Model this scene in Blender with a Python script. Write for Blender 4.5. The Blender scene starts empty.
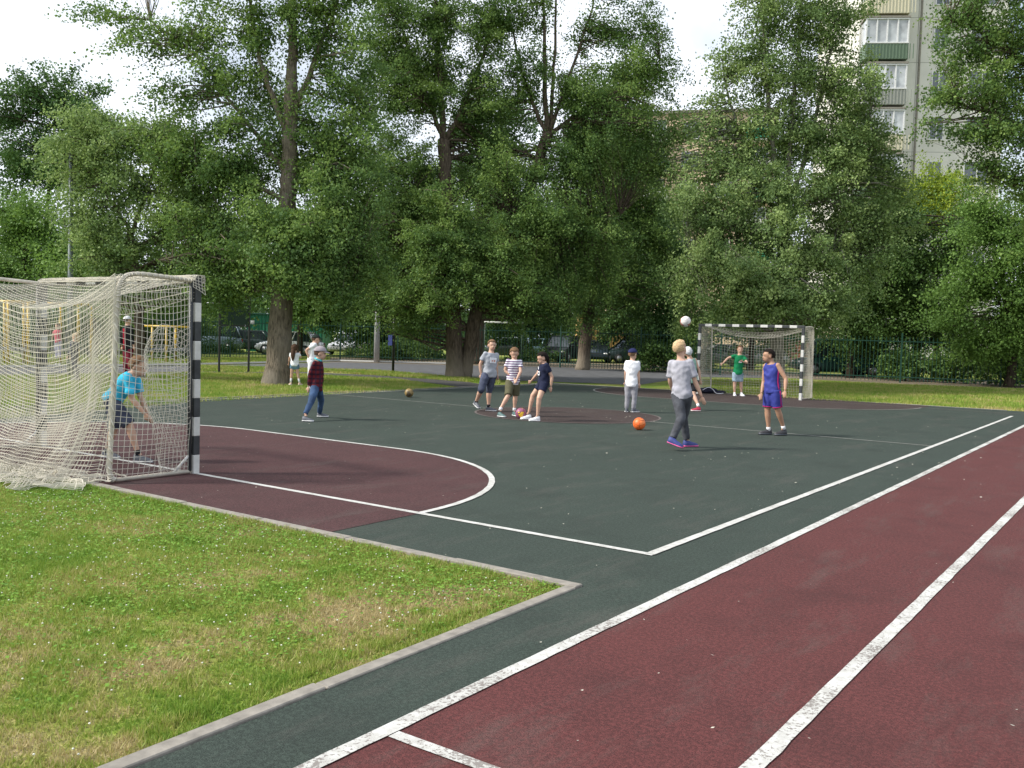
import bpy, math, random
import numpy as np
from mathutils import Vector, Matrix, noise as mnoise

random.seed(7); rng = np.random.default_rng(7)
PI = math.pi
scene = bpy.context.scene
COL = scene.collection

# ------------------------------------------------------------------ camera
F, H, PIT, ROL, YAW, CX, CY = 925.35, 1.5497, 0.0518, 0.0296, -0.6176, 2.9927, -5.997
A, L, RC = 5.351, 19.632, 1.85
W = 2 * A + 3
RGT = np.array([math.cos(YAW), -math.sin(YAW), 0.0])
FWDH = np.array([math.sin(YAW), math.cos(YAW), 0.0])

def unp(u, v, z=0.0, depth=None):
    """a point of the photograph -> the place on the plane z, or at a distance"""
    xr, yr = u - 512, 384 - v
    X = xr * math.cos(ROL) - yr * math.sin(ROL); Y = xr * math.sin(ROL) + yr * math.cos(ROL)
    r, y = X / F, Y / F
    fw = math.cos(PIT) + y * math.sin(PIT); up = -math.sin(PIT) + y * math.cos(PIT)
    d = RGT * r + FWDH * fw + np.array([0, 0, up])
    t = (z - H) / up if depth is None else depth
    return np.array([CX, CY, H]) + d * t

def depth_of(P):
    d = np.asarray(P, float) - np.array([CX, CY, H])
    return float(d @ (FWDH * math.cos(PIT) + np.array([0, 0, -math.sin(PIT)])))

cam_d = bpy.data.cameras.new('camera'); cam = bpy.data.objects.new('camera', cam_d); COL.objects.link(cam)
scene.camera = cam
cam_d.sensor_width = 36; cam_d.lens = F * 36 / 1024; cam_d.clip_end = 2000; cam_d.clip_start = 0.05
fwd = FWDH * math.cos(PIT) + np.array([0, 0, -math.sin(PIT)])
up0 = FWDH * math.sin(PIT) + np.array([0, 0, math.cos(PIT)])
rr = RGT * math.cos(ROL) + up0 * math.sin(ROL); uu = up0 * math.cos(ROL) - RGT * math.sin(ROL)
m = Matrix(((rr[0], uu[0], -fwd[0], CX), (rr[1], uu[1], -fwd[1], CY), (rr[2], uu[2], -fwd[2], H), (0, 0, 0, 1)))
cam.matrix_world = m

# ------------------------------------------------------------------ materials
class NT:
    def __init__(s, name):
        s.m = bpy.data.materials.new(name); s.m.use_nodes = True
        s.t = s.m.node_tree; s.t.nodes.clear()
        s.out = s.n('ShaderNodeOutputMaterial')
    def n(s, kind, ins=None, **kw):
        nd = s.t.nodes.new(kind)
        for k, v in kw.items(): setattr(nd, k, v)
        for k, v in (ins or {}).items(): s.set(nd, k, v)
        return nd
    def set(s, nd, k, v):
        if isinstance(v, bpy.types.NodeSocket): s.t.links.new(v, nd.inputs[k])
        elif isinstance(v, (tuple, list)) and len(v) == 3 and nd.inputs[k].type == 'RGBA': nd.inputs[k].default_value = (*v, 1)
        else: nd.inputs[k].default_value = v
    def coord(s, kind='Object'): return s.n('ShaderNodeTexCoord').outputs[kind]
    def noise(s, scale, detail=3, vec=None, rough=.55):
        nd = s.n('ShaderNodeTexNoise', {'Scale': scale, 'Detail': detail, 'Roughness': rough})
        s.set(nd, 'Vector', vec if vec is not None else s.coord()); return nd.outputs['Fac']
    def ramp(s, fac, stops):
        nd = s.n('ShaderNodeValToRGB', {'Fac': fac}); cr = nd.color_ramp
        while len(cr.elements) < len(stops): cr.elements.new(.5)
        for e, (p, c) in zip(cr.elements, stops):
            e.position = p; e.color = (*c, 1) if len(c) == 3 else c
        return nd.outputs['Color']
    def mix(s, fac, a, b, mode='MIX'):
        nd = s.n('ShaderNodeMix', data_type='RGBA', blend_type=mode)
        s.set(nd, 0, fac)
        for i, v in ((6, a), (7, b)):
            if isinstance(v, (tuple, list)): nd.inputs[i].default_value = (*v[:3], 1)
            else: s.t.links.new(v, nd.inputs[i])
        return nd.outputs[2]
    def math(s, op, a, b=0.0, c=0.0):
        nd = s.n('ShaderNodeMath', operation=op); s.set(nd, 0, a); s.set(nd, 1, b)
        if op in ('MULTIPLY_ADD', 'SMOOTH_MIN'): s.set(nd, 2, c)
        return nd.outputs[0]
    def sep(s, vec):
        nd = s.n('ShaderNodeSeparateXYZ', {'Vector': vec}); return nd.outputs
    def bump(s, h, strength=.3, dist=.01):
        return s.n('ShaderNodeBump', {'Height': h, 'Strength': strength, 'Distance': dist}).outputs[0]
    def bsdf(s, col, rough=.7, metal=0, spec=.5, normal=None, **kw):
        b = s.n('ShaderNodeBsdfPrincipled', {'Base Color': col, 'Roughness': rough, 'Metallic': metal, 'Specular IOR Level': spec})
        if normal is not None: s.set(b, 'Normal', normal)
        for k, v in kw.items(): s.set(b, k, v)
        s.t.links.new(b.outputs[0], s.out.inputs[0]); return b

_cache = {}
def plain(name, col, rough=.6, metal=0, var=.18, scale=30, bump=0, spec=.5):
    key = (name, tuple(col), rough, metal, var, scale)
    if key in _cache: return _cache[key]
    t = NT(name)
    lo = tuple(c * (1 - var) for c in col); hi = tuple(min(1, c * (1 + var)) for c in col)
    nz = t.noise(scale, 4)
    c = t.ramp(nz, [(.3, lo), (.7, hi)])
    t.bsdf(c, rough, metal, spec, t.bump(nz, .4, bump) if bump else None)
    _cache[key] = t.m; return t.m

def fabric(name, col, var=.14):
    key = ('fab', name)
    if key in _cache: return _cache[key]
    t = NT(name); nz = t.noise(9, 3); fn = t.noise(220, 2)
    c = t.ramp(nz, [(.3, tuple(x * (1 - var) for x in col)), (.7, tuple(min(1, x * (1 + var)) for x in col))])
    t.bsdf(c, .9, 0, .25, t.bump(fn, .3, .002)); _cache[key] = t.m; return t.m

def leafmat(name, cols, trans=.35, patch=None):
    t = NT(name)
    at = t.n('ShaderNodeAttribute', attribute_name='rnd').outputs['Fac']
    nz = t.noise(.55, 2)
    mixv = t.math('ADD', t.math('MULTIPLY', at, .75), t.math('MULTIPLY', nz, .6))
    c = t.ramp(mixv, [(.25, cols[0]), (.6, cols[1]), (.95, cols[2])])
    c = t.mix(1.0, c, (1.85, 2.05, 1.75), 'MULTIPLY')
    b = t.n('ShaderNodeBsdfPrincipled', {'Base Color': c, 'Roughness': .6, 'Specular IOR Level': .3})
    c2 = t.mix(.5, c, (.20, .30, .04))
    tr = t.n('ShaderNodeBsdfTranslucent', {'Color': t.mix(.35, c, (.17, .24, .04))})
    mx = t.n('ShaderNodeMixShader', {0: trans, 1: b.outputs[0], 2: tr.outputs[0]})
    t.t.links.new(mx.outputs[0], t.out.inputs[0]); return t.m

# ------------------------------------------------------------------ mesh builder
class MB:
    def __init__(s): s.v = []; s.f = []; s.mi = []; s.cur = 0
    def add(s, vs, fs):
        o = len(s.v); s.v.extend([tuple(map(float, p)) for p in vs])
        for f in fs: s.f.append(tuple(i + o for i in f)); s.mi.append(s.cur)
    def box(s, c, d, R=None):
        c = np.array(c, float); x, y, z = [k / 2 for k in d]
        P = np.array([(i * x, j * y, k * z) for k in (-1, 1) for j in (-1, 1) for i in (-1, 1)])
        if R is not None: P = P @ np.array(R).T
        s.add(P + c, [(0, 2, 3, 1), (4, 5, 7, 6), (0, 1, 5, 4), (2, 6, 7, 3), (0, 4, 6, 2), (1, 3, 7, 5)]); return s
    def tube(s, pts, rad, n=8, caps=True):
        pts = [np.array(p, float) for p in pts]
        if not hasattr(rad, '__len__'): rad = [rad] * len(pts)
        rings = []; ref = None
        for i, p in enumerate(pts):
            d = pts[min(i + 1, len(pts) - 1)] - pts[max(i - 1, 0)]; d = d / (np.linalg.norm(d) + 1e-9)
            if ref is None:
                ref = np.array([0, 0, 1.]) if abs(d[2]) < .9 else np.array([1., 0, 0])
                ref = np.cross(d, ref); ref /= np.linalg.norm(ref)
            ref = ref - d * (ref @ d); ref /= np.linalg.norm(ref) + 1e-9
            b = np.cross(d, ref)
            a = np.arange(n) * 2 * PI / n
            rings.append(p + rad[i] * (np.cos(a)[:, None] * ref + np.sin(a)[:, None] * b))
        s.loft(rings, caps); return s
    def loft(s, rings, caps=True):
        n = len(rings[0]); vs = np.concatenate(rings); fs = []
        for i in range(len(rings) - 1):
            for j in range(n):
                k = (j + 1) % n
                fs.append((i * n + j, i * n + k, (i + 1) * n + k, (i + 1) * n + j))
        if caps: fs.append(tuple(range(n - 1, -1, -1))); fs.append(tuple((len(rings) - 1) * n + j for j in range(n)))
        s.add(vs, fs); return s
    def ell(s, c, r, R=None, nu=16, nv=10):
        c = np.array(c, float); rings = []
        for i in range(1, nv):
            th = PI * i / nv
            a = np.arange(nu) * 2 * PI / nu
            P = np.stack([math.sin(th) * np.cos(a) * r[0], math.sin(th) * np.sin(a) * r[1], np.full(nu, math.cos(th) * r[2])], 1)
            rings.append(P)
        vs = [np.array([[0, 0, r[2]]])] + rings + [np.array([[0, 0, -r[2]]])]
        V = np.concatenate(vs)
        if R is not None: V = V @ np.array(R).T
        fs = []
        for j in range(nu): fs.append((0, 1 + j, 1 + (j + 1) % nu))
        for i in range(nv - 2):
            for j in range(nu):
                a0 = 1 + i * nu + j; a1 = 1 + i * nu + (j + 1) % nu
                fs.append((a0, a0 + nu, a1 + nu, a1))
        e = len(V) - 1; b0 = 1 + (nv - 2) * nu
        for j in range(nu): fs.append((b0 + j, e, b0 + (j + 1) % nu))
        s.add(V + c, fs); return s
    def prism(s, poly, z0, z1):
        n = len(poly); vs = [(x, y, z0) for x, y in poly] + [(x, y, z1) for x, y in poly]
        s.add(vs, [tuple(range(n - 1, -1, -1)), tuple(range(n, 2 * n))] + [(i, (i + 1) % n, n + (i + 1) % n, n + i) for i in range(n)]); return s
    def mesh(s, name, mats, smooth=False):
        me = bpy.data.meshes.new(name); me.from_pydata(s.v, [], s.f)
        for mt in (mats if isinstance(mats, (list, tuple)) else [mats]): me.materials.append(mt)
        if any(s.mi): me.polygons.foreach_set('material_index', s.mi)
        if smooth: me.polygons.foreach_set('use_smooth', [True] * len(s.f))
        me.update(); return me
    def build(s, name, mats, parent=None, smooth=False, loc=None):
        o = bpy.data.objects.new(name, s.mesh(name, mats, smooth)); COL.objects.link(o)
        if parent is not None: o.parent = parent
        if loc is not None: o.location = loc
        return o

def bevel(o, w=.01, seg=2):
    md = o.modifiers.new('bevel', 'BEVEL'); md.width = w; md.segments = seg; md.limit_method = 'ANGLE'; return o
def empty(name, loc=(0, 0, 0), rz=0):
    o = bpy.data.objects.new(name, None); o.location = loc; o.rotation_euler = (0, 0, rz); o.empty_display_size = .2
    COL.objects.link(o); return o
def tag(o, label=None, cat=None, group=None, kind=None):
    if label: o['label'] = label
    if cat: o['category'] = cat
    if group: o['group'] = group
    if kind: o['kind'] = kind
    return o
def copy_tree(o, parent=None):
    c = o.copy(); COL.objects.link(c); c.parent = parent
    for ch in list(o.children): copy_tree(ch, c)
    return c

# ------------------------------------------------------------------ world and light
SUN_EL = math.radians(42)
sv = -RGT * .98 - FWDH * .17; sv = sv / np.linalg.norm(sv)
sun_dir = np.array([sv[0] * math.cos(SUN_EL), sv[1] * math.cos(SUN_EL), math.sin(SUN_EL)])
wd = bpy.data.worlds.new('World'); scene.world = wd; wd.use_nodes = True
wt = wd.node_tree; wt.nodes.clear()
sky = wt.nodes.new('ShaderNodeTexSky'); sky.sky_type = 'NISHITA'; sky.sun_disc = False
sky.sun_elevation = SUN_EL; sky.sun_rotation = math.atan2(sun_dir[0], sun_dir[1])
sky.air_density = 1.2; sky.dust_density = 2.5
tc = wt.nodes.new('ShaderNodeTexCoord'); nz = wt.nodes.new('ShaderNodeTexNoise')
nz.inputs['Scale'].default_value = 3.2; nz.inputs['Detail'].default_value = 6
wt.links.new(tc.outputs['Generated'], nz.inputs['Vector'])
rp = wt.nodes.new('ShaderNodeValToRGB'); rp.color_ramp.elements[0].position = .36; rp.color_ramp.elements[1].position = .56
rp.color_ramp.elements[0].color = (.2, .2, .2, 1)
wt.links.new(nz.outputs['Fac'], rp.inputs['Fac'])
mx = wt.nodes.new('ShaderNodeMix'); mx.data_type = 'RGBA'; mx.inputs[7].default_value = (8.4, 8.9, 9.8, 1)
wt.links.new(rp.outputs['Color'], mx.inputs[0]); wt.links.new(sky.outputs['Color'], mx.inputs[6])
bg = wt.nodes.new('ShaderNodeBackground'); bg.inputs['Strength'].default_value = .1
wo = wt.nodes.new('ShaderNodeOutputWorld')
wt.links.new(mx.outputs[2], bg.inputs['Color']); wt.links.new(bg.outputs[0], wo.inputs[0])
sl = bpy.data.lights.new('sun', 'SUN'); sl.energy = 3.6; sl.angle = math.radians(7); sl.color = (1, .95, .86)
so = bpy.data.objects.new('sun', sl); COL.objects.link(so)
so.rotation_euler = Vector(sun_dir).to_track_quat('Z', 'Y').to_euler(); so.location = (0, 0, 40)
vs_ = scene.view_settings; vs_.view_transform = 'Standard'; vs_.look = 'None'; vs_.gamma = 1; vs_.exposure = .5
scene.cycles.max_bounces = 8; scene.cycles.diffuse_bounces = 3; scene.cycles.transmission_bounces = 5; scene.cycles.transparent_max_bounces = 8
scene.cycles.use_denoising = True

# ------------------------------------------------------------------ people
VOX = .0075
def remesh(mb, name, mat, voxel=VOX, smooth_it=3, wr=0, wsc=9, parent=None, keep=None):
    me = mb.mesh(name + '_tmp', [])
    o = bpy.data.objects.new('tmp', me); COL.objects.link(o)
    md = o.modifiers.new('r', 'REMESH'); md.mode = 'VOXEL'; md.voxel_size = voxel
    if smooth_it:
        sm = o.modifiers.new('s', 'SMOOTH'); sm.iterations = smooth_it; sm.factor = .5
    dg = bpy.context.evaluated_depsgraph_get(); ev = o.evaluated_get(dg)
    out = bpy.data.meshes.new_from_object(ev); out.name = name
    bpy.data.objects.remove(o); bpy.data.meshes.remove(me)
    if wr:
        for v in out.vertices:
            p = v.co; k = mnoise.noise(Vector((p.x * wsc, p.y * wsc, p.z * wsc * 1.6))) + .5 * mnoise.noise(p * wsc * 2.3)
            v.co = p + v.normal * (k * wr)
    out.materials.clear()
    for mt in (mat if isinstance(mat, (list, tuple)) else [mat]): out.materials.append(mt)
    out.polygons.foreach_set('use_smooth', [True] * len(out.polygons))
    ob = bpy.data.objects.new(name, out); COL.objects.link(ob)
    if parent is not None: ob.parent = parent
    return ob

def nrm(v): v = np.array(v, float); return v / (np.linalg.norm(v) + 1e-9)

def skin_mat(tone):
    key = ('skin', tone)
    if key in _cache: return _cache[key]
    t = NT('skin'); nz_ = t.noise(14, 3)
    c = t.ramp(nz_, [(.3, tuple(x * .92 for x in tone)), (.7, tone)])
    t.bsdf(c, .55, 0, .4, None, **{'Subsurface Weight': .06, 'Subsurface Scale': .02}); _cache[key] = t.m; return t.m

SKIN = (.58, .36, .26); SKIN_TAN = (.42, .24, .155)
M_eye = plain('eye_dark', (.03, .02, .015), .3); M_lip = plain('lip', (.42, .17, .14), .5)

def person(label, crop, head, neck, pelvis, foot_v, face, hface, arms, legs, tall, shirt, bottom, hair, shoes,
           sleeve=.62, shirt_drop=.06, cap=None, tone=SKIN, hpitch=0, leglen=None, socks=None, extra=None, longhair=0, group=None,
           depth=None, sleeveless=False, collar=None, slim=1.0, foot_u=None, ground_z=0.0):
    """joints are read in an enlarged crop of the photograph; limb lengths come from the body height"""
    ox, oy, s = crop
    px = lambda c: (ox + c[0] / s, oy + c[1] / s)
    fu = px(pelvis)[0] if foot_u is None else px((foot_u, 0))[0]
    fvp = px((0, foot_v))[1]
    base = unp(fu, fvp, ground_z) if depth is None else unp(fu, fvp, depth=depth)
    D = depth_of(base)
    root = empty('person', base, -YAW)
    tag(root, label, 'person', group)
    k = tall / 1.40; hgt = tall
    wf = nrm(np.array([base[0] - CX, base[1] - CY, 0])); 
    X = RGT; Y = FWDH
    def loc(wp):
        d = np.asarray(wp) - base; return np.array([d @ X, d @ Y, d[2]])
    def J(c, dd=0.0):
        return loc(unp(*px(c), depth=D + dd))
    fa = math.radians(face)
    front = np.array([math.cos(fa), math.sin(fa), 0]); right = np.array([math.sin(fa), -math.cos(fa), 0])
    pel = J(pelvis); nk = J(neck) + np.array([0, 0, .022 * k]); hd = J(head)
    spine = nk - pel; sp = nrm(spine)
    # true spine length: lean fore or aft to make up for foreshortening
    frontp = nrm(front - sp * (front @ sp))
    rightp = nrm(np.cross(frontp, sp)); 
    if rightp @ right < 0: rightp = -rightp
    def ring(c, w, d, n=20, pw=2.3):
        a = np.arange(n) * 2 * PI / n
        ca, sa = np.cos(a), np.sin(a)
        e = 2 / pw
        return c + w * (np.sign(ca) * abs(ca) ** e)[:, None] * rightp + d * (np.sign(sa) * abs(sa) ** e)[:, None] * frontp
    body = MB()
    kw = k * slim
    def torso(mb, g=0.0, t0=-.06, t1=1.0, stop_w=.045):
        prof = [(-.14, .108, .085), (-.06, .122, .092), (.10, .120, .088), (.32, .106, .078), (.55, .118, .084), (.75, .128, .084), (.87, .122, .074), (.95, .088, .064), (1.02, .056, .055)]
        T = np.array([p[0] for p in prof])
        ts = np.linspace(t0, t1, 13)
        rings = []
        for t in ts:
            w = np.interp(t, T, [p[1] for p in prof]); d = np.interp(t, T, [p[2] for p in prof])
            rings.append(ring(pel + spine * t, w * kw + g, d * kw + g))
        mb.loft(rings)
    torso(body, 0, -.10)
    # head
    ha = math.radians(hface); hf = nrm([math.cos(ha), math.sin(ha), math.tan(math.radians(hpitch))])
    hr = nrm(np.cross(hf, [0, 0, 1])); hu = np.cross(hr, hf)
    HR = np.stack([hr, hf, hu], 1)
    hk = 1.0 + .05 * k
    def hp(x, y, z): return hd + HR @ (np.array([x, y, z]) * hk)
    body.ell(hp(0, -.008, .022), (.074 * hk, .090 * hk, .086 * hk), HR, 24, 16)
    body.ell(hp(0, .022, -.035), (.056 * hk, .062 * hk, .070 * hk), HR, 20, 14)
    body.ell(hp(0, .086, -.022), (.0115 * hk, .020 * hk, .018 * hk), HR, 10, 8)
    body.ell(hp(0, .072, .030), (.045 * hk, .012 * hk, .014 * hk), HR, 10, 8)
    for sx in (-1, 1): body.ell(hp(sx * .076, -.004, -.008), (.010 * hk, .020 * hk, .030 * hk), HR, 8, 6)
    body.tube([nk - sp * .04, (nk + hd) / 2 * .5 + nk * .5, hp(0, -.012, -.03)], [.062 * k, .050 * k, .052 * k], 14)
    # arms
    LA1, LA2 = .178 * hgt, .150 * hgt
    sh = {}
    def reach(p0, target2d, Ln, sgn):
        t = J(target2d, p0[1]); 
        q = np.array([t[0], p0[1], t[2]]) ; d = q - p0; pl = math.hypot(d[0], d[2])
        if pl > Ln * 1.04: return p0 + d * (Ln * 1.04 / pl)
        return q + np.array([0, sgn * math.sqrt(max(0, Ln * Ln - pl * pl)), 0])
    arm_pts = {}
    for side, spec in arms.items():
        sd = 1 if side == 'R' else -1
        S = pel + spine * .905 + rightp * (sd * .122 * kw)
        e = reach(S, spec[0], LA1, spec[2]); w = reach(e, spec[1], LA2, spec[3])
        arm_pts[side] = (S, e, w)
        body.ell(S, (.046 * k,) * 3, None, 12, 8)
        body.tube([S, S * .5 + e * .5, e], [.043 * k, .040 * k, .032 * k], 12)
        body.tube([e, e * .65 + w * .35, w], [.032 * k, .033 * k, .021 * k], 12)
        d = nrm(w - e)
        # hand
        side_v = nrm(np.cross(d, nrm(np.array([.3, 1, .2])))); pn = np.cross(side_v, d)
        hl = .095 * hgt
        R = np.stack([side_v, pn, d], 1)
        body.ell(w + d * hl * .38, (.031 * k, .014 * k, hl * .36), R, 12, 8)
        for fi, (off, ln) in enumerate(((-.022, .40), (-.008, .48), (.007, .45), (.021, .36))):
            b0 = w + d * hl * .55 + side_v * off * k; b1 = b0 + d * hl * ln * .55 + pn * .004
            b2 = b1 + (d * .75 + pn * .6) * hl * ln * .5
            body.tube([b0, b1, b2], [.0085 * k, .008 * k, .0065 * k], 7)
        th0 = w + d * hl * .2 - side_v * .022 * k; th1 = th0 + (d * .7 - side_v * .75) * hl * .25; th2 = th1 + d * hl * .22 + pn * .006
        body.tube([th0, th1, th2], [.010 * k, .009 * k, .007 * k], 7)
    # legs
    LT, LS = .243 * hgt, .235 * hgt
    leg_pts = {}
    for side, spec in legs.items():
        sd = 1 if side == 'R' else -1
        Hh = pel - sp * .02 + right * (sd * .066 * kw)
        kn = reach(Hh, spec[0], LT, spec[2]); an = reach(kn, spec[1], LS, spec[3])
        an[2] = max(an[2], .065)
        leg_pts[side] = (Hh, kn, an, spec[4], spec[5] if len(spec) > 5 else 0)
        body.tube([Hh + np.array([0, 0, .02]), Hh * .5 + kn * .5, kn], [.078 * kw, .066 * kw, .050 * kw], 16)
        body.ell(kn, (.050 * kw,) * 3, None, 12, 8)
        cb = kn * .68 + an * .32
        body.tube([kn, cb, kn * .3 + an * .7, an], [.047 * kw, .049 * kw, .034 * kw, .027 * kw], 14)
        td = np.array([math.cos(math.radians(spec[4])), math.sin(math.radians(spec[4])), 0])
        body.ell(an + td * .02 * k - np.array([0, 0, .02]), (.03 * k, .022 * k, .02 * k), np.stack([td, np.cross([0, 0, 1], td), [0, 0, 1]], 1), 12, 8)
    remesh(body, 'body', skin_mat(tone), max(.008, D * .00062), 2, parent=root)
    # face
    for sx in (-1, 1): MB().ell(hp(sx * .029, .081, .006), (.008 * hk, .005 * hk, .0045 * hk), HR, 10, 6).build('eye', M_eye, root, True)
    MB().ell(hp(0, .0805, -.058), (.021 * hk, .006 * hk, .006 * hk), HR, 10, 6).build('mouth', M_lip, root, True)
    # shirt
    g = .019
    sm_ = MB(); torso(sm_, g, -shirt_drop / max(.2, np.linalg.norm(spine)) - .02, .985 if not sleeveless else .95)
    for side, (S, e, w) in arm_pts.items():
        if sleeveless:
            continue
        if sleeve <= 1:
            q = S * (1 - sleeve) + e * sleeve
            sm_.ell(S, (.054 * k,) * 3, None, 14, 10); sm_.tube([S, S * .6 + q * .4, q], [.054 * k, .056 * k, .060 * k], 14)
        else:
            f2 = sleeve - 1; q = e * (1 - f2) + w * f2
            sm_.ell(S, (.054 * k,) * 3, None, 14, 10); sm_.tube([S, e], [.054 * k, .050 * k], 14); sm_.ell(e, (.046 * k,) * 3, None, 10, 8)
            sm_.tube([e, q], [.045 * k, .036 * k], 14)
    if sleeveless:
        for sd in (1, -1):
            S = pel + spine * .93 + rightp * (sd * .095 * kw)
            sm_.ell(S, (.035 * k, .05 * k, .035 * k), np.stack([rightp, frontp, sp], 1), 10, 8)
    remesh(sm_, 'shirt' if sleeve <= 1 else 'jacket', shirt, max(.009, D * .0009), 2, .012, 9, root)
    if collar:
        MB().tube([nk + rightp * .06 * k * math.cos(a) + frontp * (.055 * k * math.sin(a) + .01) + sp * (.015 - .02 * math.sin(a)) for a in np.linspace(0, 2 * PI, 17)], .017, 8, False).build('hood', collar, root, True)
    # bottoms
    bt = MB(); torso(bt, .006, -.17, .04)
    ll = leglen if leglen is not None else .8
    for side, (Hh, kn, an, ta, lift) in leg_pts.items():
        if ll <= 1:
            q = Hh * (1 - ll) + kn * ll
            bt.tube([Hh + np.array([0, 0, .02]), Hh * .6 + q * .4, q], [.092 * kw, .088 * kw, .079 * kw], 16)
        else:
            f2 = ll - 1; q = kn * (1 - f2) + an * f2
            bt.tube([Hh + np.array([0, 0, .02]), kn], [.091 * kw, .064 * kw], 16); bt.ell(kn, (.060 * kw,) * 3, None, 12, 8)
            bt.tube([kn, kn * .45 + q * .55, q], [.060 * kw, .056 * kw, .047 * kw], 14)
    remesh(bt, 'shorts' if ll <= 1 else 'trousers', bottom, max(.009, D * .0009), 2, .006, 9, root)
    # shoes and socks
    for side, (Hh, kn, an, ta, lift) in leg_pts.items():
        td = np.array([math.cos(math.radians(ta)), math.sin(math.radians(ta)), 0]); sd_ = np.cross([0, 0, 1], td)
        lf = math.radians(lift)
        td2 = td * math.cos(lf) - np.array([0, 0, 1]) * math.sin(lf); upv = np.cross(td2, sd_); 
        if upv[2] < 0: upv = -upv
        hs = an - upv * .062 * k - td2 * .045 * k
        sh_ = MB(); rings = []; soler = []
        for t, w, h in ((-.03, .016, .05), (0, .036, .088), (.14, .040, .098), (.30, .041, .092), (.48, .042, .068), (.72, .046, .054), (.92, .038, .040), (1.0, .014, .022)):
            c = hs + td2 * (t * .222 * k); a = np.linspace(0, 2 * PI, 13)[:-1]
            rings.append(np.stack([c + sd_ * w * k * math.cos(x) + upv * (h * k * max(0, math.sin(x)) + (0 if math.sin(x) > 0 else 0.006 * math.sin(x))) for x in a]))
            soler.append(np.stack([c + sd_ * (w * k + .003) * math.cos(x) + upv * (.009 + .016 * math.sin(x)) for x in a]))
        allr = np.concatenate(soler); dz = max(0, .0015 - allr[:, 2].min())
        if lift == 0: dz = .0015 - allr[:, 2].min()
        sh_.loft([r + np.array([0, 0, dz]) for r in rings])
        so_ = sh_.build('shoe', shoes[0], root, True)
        MB().loft([r + np.array([0, 0, dz]) for r in soler]).build('sole', shoes[1], so_, True)
        if socks:
            MB().tube([an - np.array([0, 0, .02]), an + (kn - an) * socks[1]], [.034 * k, .040 * k if socks[1] > .2 else .034 * k], 12).build('sock', socks[0], root, True)
    # hair
    hb = MB(); hb.ell((0, 0, 0), (.081, .100, .094), None, 40, 26)
    V = np.array(hb.v); keep = []
    hl_ = .02 if longhair == 0 else -.03
    for (x, y, z) in V:
        fr = z > .028 + .03 * (abs(x) < .07) and True
        keep.append((z > .052) if y > .045 else (z > (.012 if y > .0 else -.052 - (0 if longhair == 0 else .02))))
    fs = [f for f in hb.f if all(keep[i] for i in f)]
    hm = MB()
    V2 = []
    for p in V:
        nn = mnoise.noise(Vector(p * 42)) * .007 + mnoise.noise(Vector(p * 120 + 5)) * .003
        q = p * (1 + nn / .09)
        V2.append(hd + HR @ ((q + np.array([0, -.008, .022])) * hk))
    hm.add(V2, fs)
    if cap is None or longhair:
        ho = hm.build('hair', hair, root, True)
        sd = ho.modifiers.new('s', 'SOLIDIFY'); sd.thickness = .008; sd.offset = 1
        if longhair:
            pm = MB()
            n_l = int(9 * longhair)
            st = hp(0, -.098, .02) if longhair < 1.5 else hp(0, -.085, -.02)
            pts = []; rd = []
            back = -hf * np.array([1, 1, 0])
            for i in range(7):
                t = i / 6
                pts.append(st + back * (.035 * math.sin(t * 2.2)) + np.array([0, 0, -(.19 if longhair < 1.5 else .2) * t * longhair]))
                rd.append((.030 + .012 * math.sin(t * PI) - .02 * t) * (1 if longhair < 1.5 else 1.9))
            pm.tube(pts, rd, 12); 
            remesh(pm, 'long_hair', hair, .007, 1, .004, 40, root)
    else:
        hm.build('hair', hair, root, True)
    if cap:
        cm = MB(); cb = MB(); cb.ell((0, 0, 0), (.086, .106, .100), None, 32, 20); V = np.array(cb.v)
        fs = [f for f in cb.f if all(V[i][2] > .012 for i in f)]
        cm.add([hd + HR @ ((p + np.array([0, -.006, .026])) * hk) for p in V], fs)
        ca = math.radians(cap[1]) if cap[1] is not None else None
        bd = np.array([0, 1, 0]) if cap[1] is None else np.array([math.sin(ca), math.cos(ca), 0])
        br = []
        bs = np.array([bd[1], -bd[0], 0])
        for t in np.linspace(0, 1, 6):
            wv = .072 * math.sqrt(max(0.02, 1 - t * t))
            br.append([hd + HR @ ((bd * (.085 + .075 * t) + bs * x * wv + np.array([0, -.006, .036 - .02 * t - .012 * x * x])) * hk) for x in np.linspace(-1, 1, 9)])
        vs = sum(br, []); f2 = [(i * 9 + j, i * 9 + j + 1, (i + 1) * 9 + j + 1, (i + 1) * 9 + j) for i in range(5) for j in range(8)]
        cm.add(vs, f2)
        co = cm.build('cap', cap[0], root, True); sd = co.modifiers.new('s', 'SOLIDIFY'); sd.thickness = .006; sd.offset = 1
    if extra: extra(root, dict(hd=hd, nk=nk, pel=pel, front=frontp, right=rightp, sp=sp, spine=spine, arms=arm_pts, legs=leg_pts, k=k, hp=hp, HR=HR))
    return root

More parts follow.
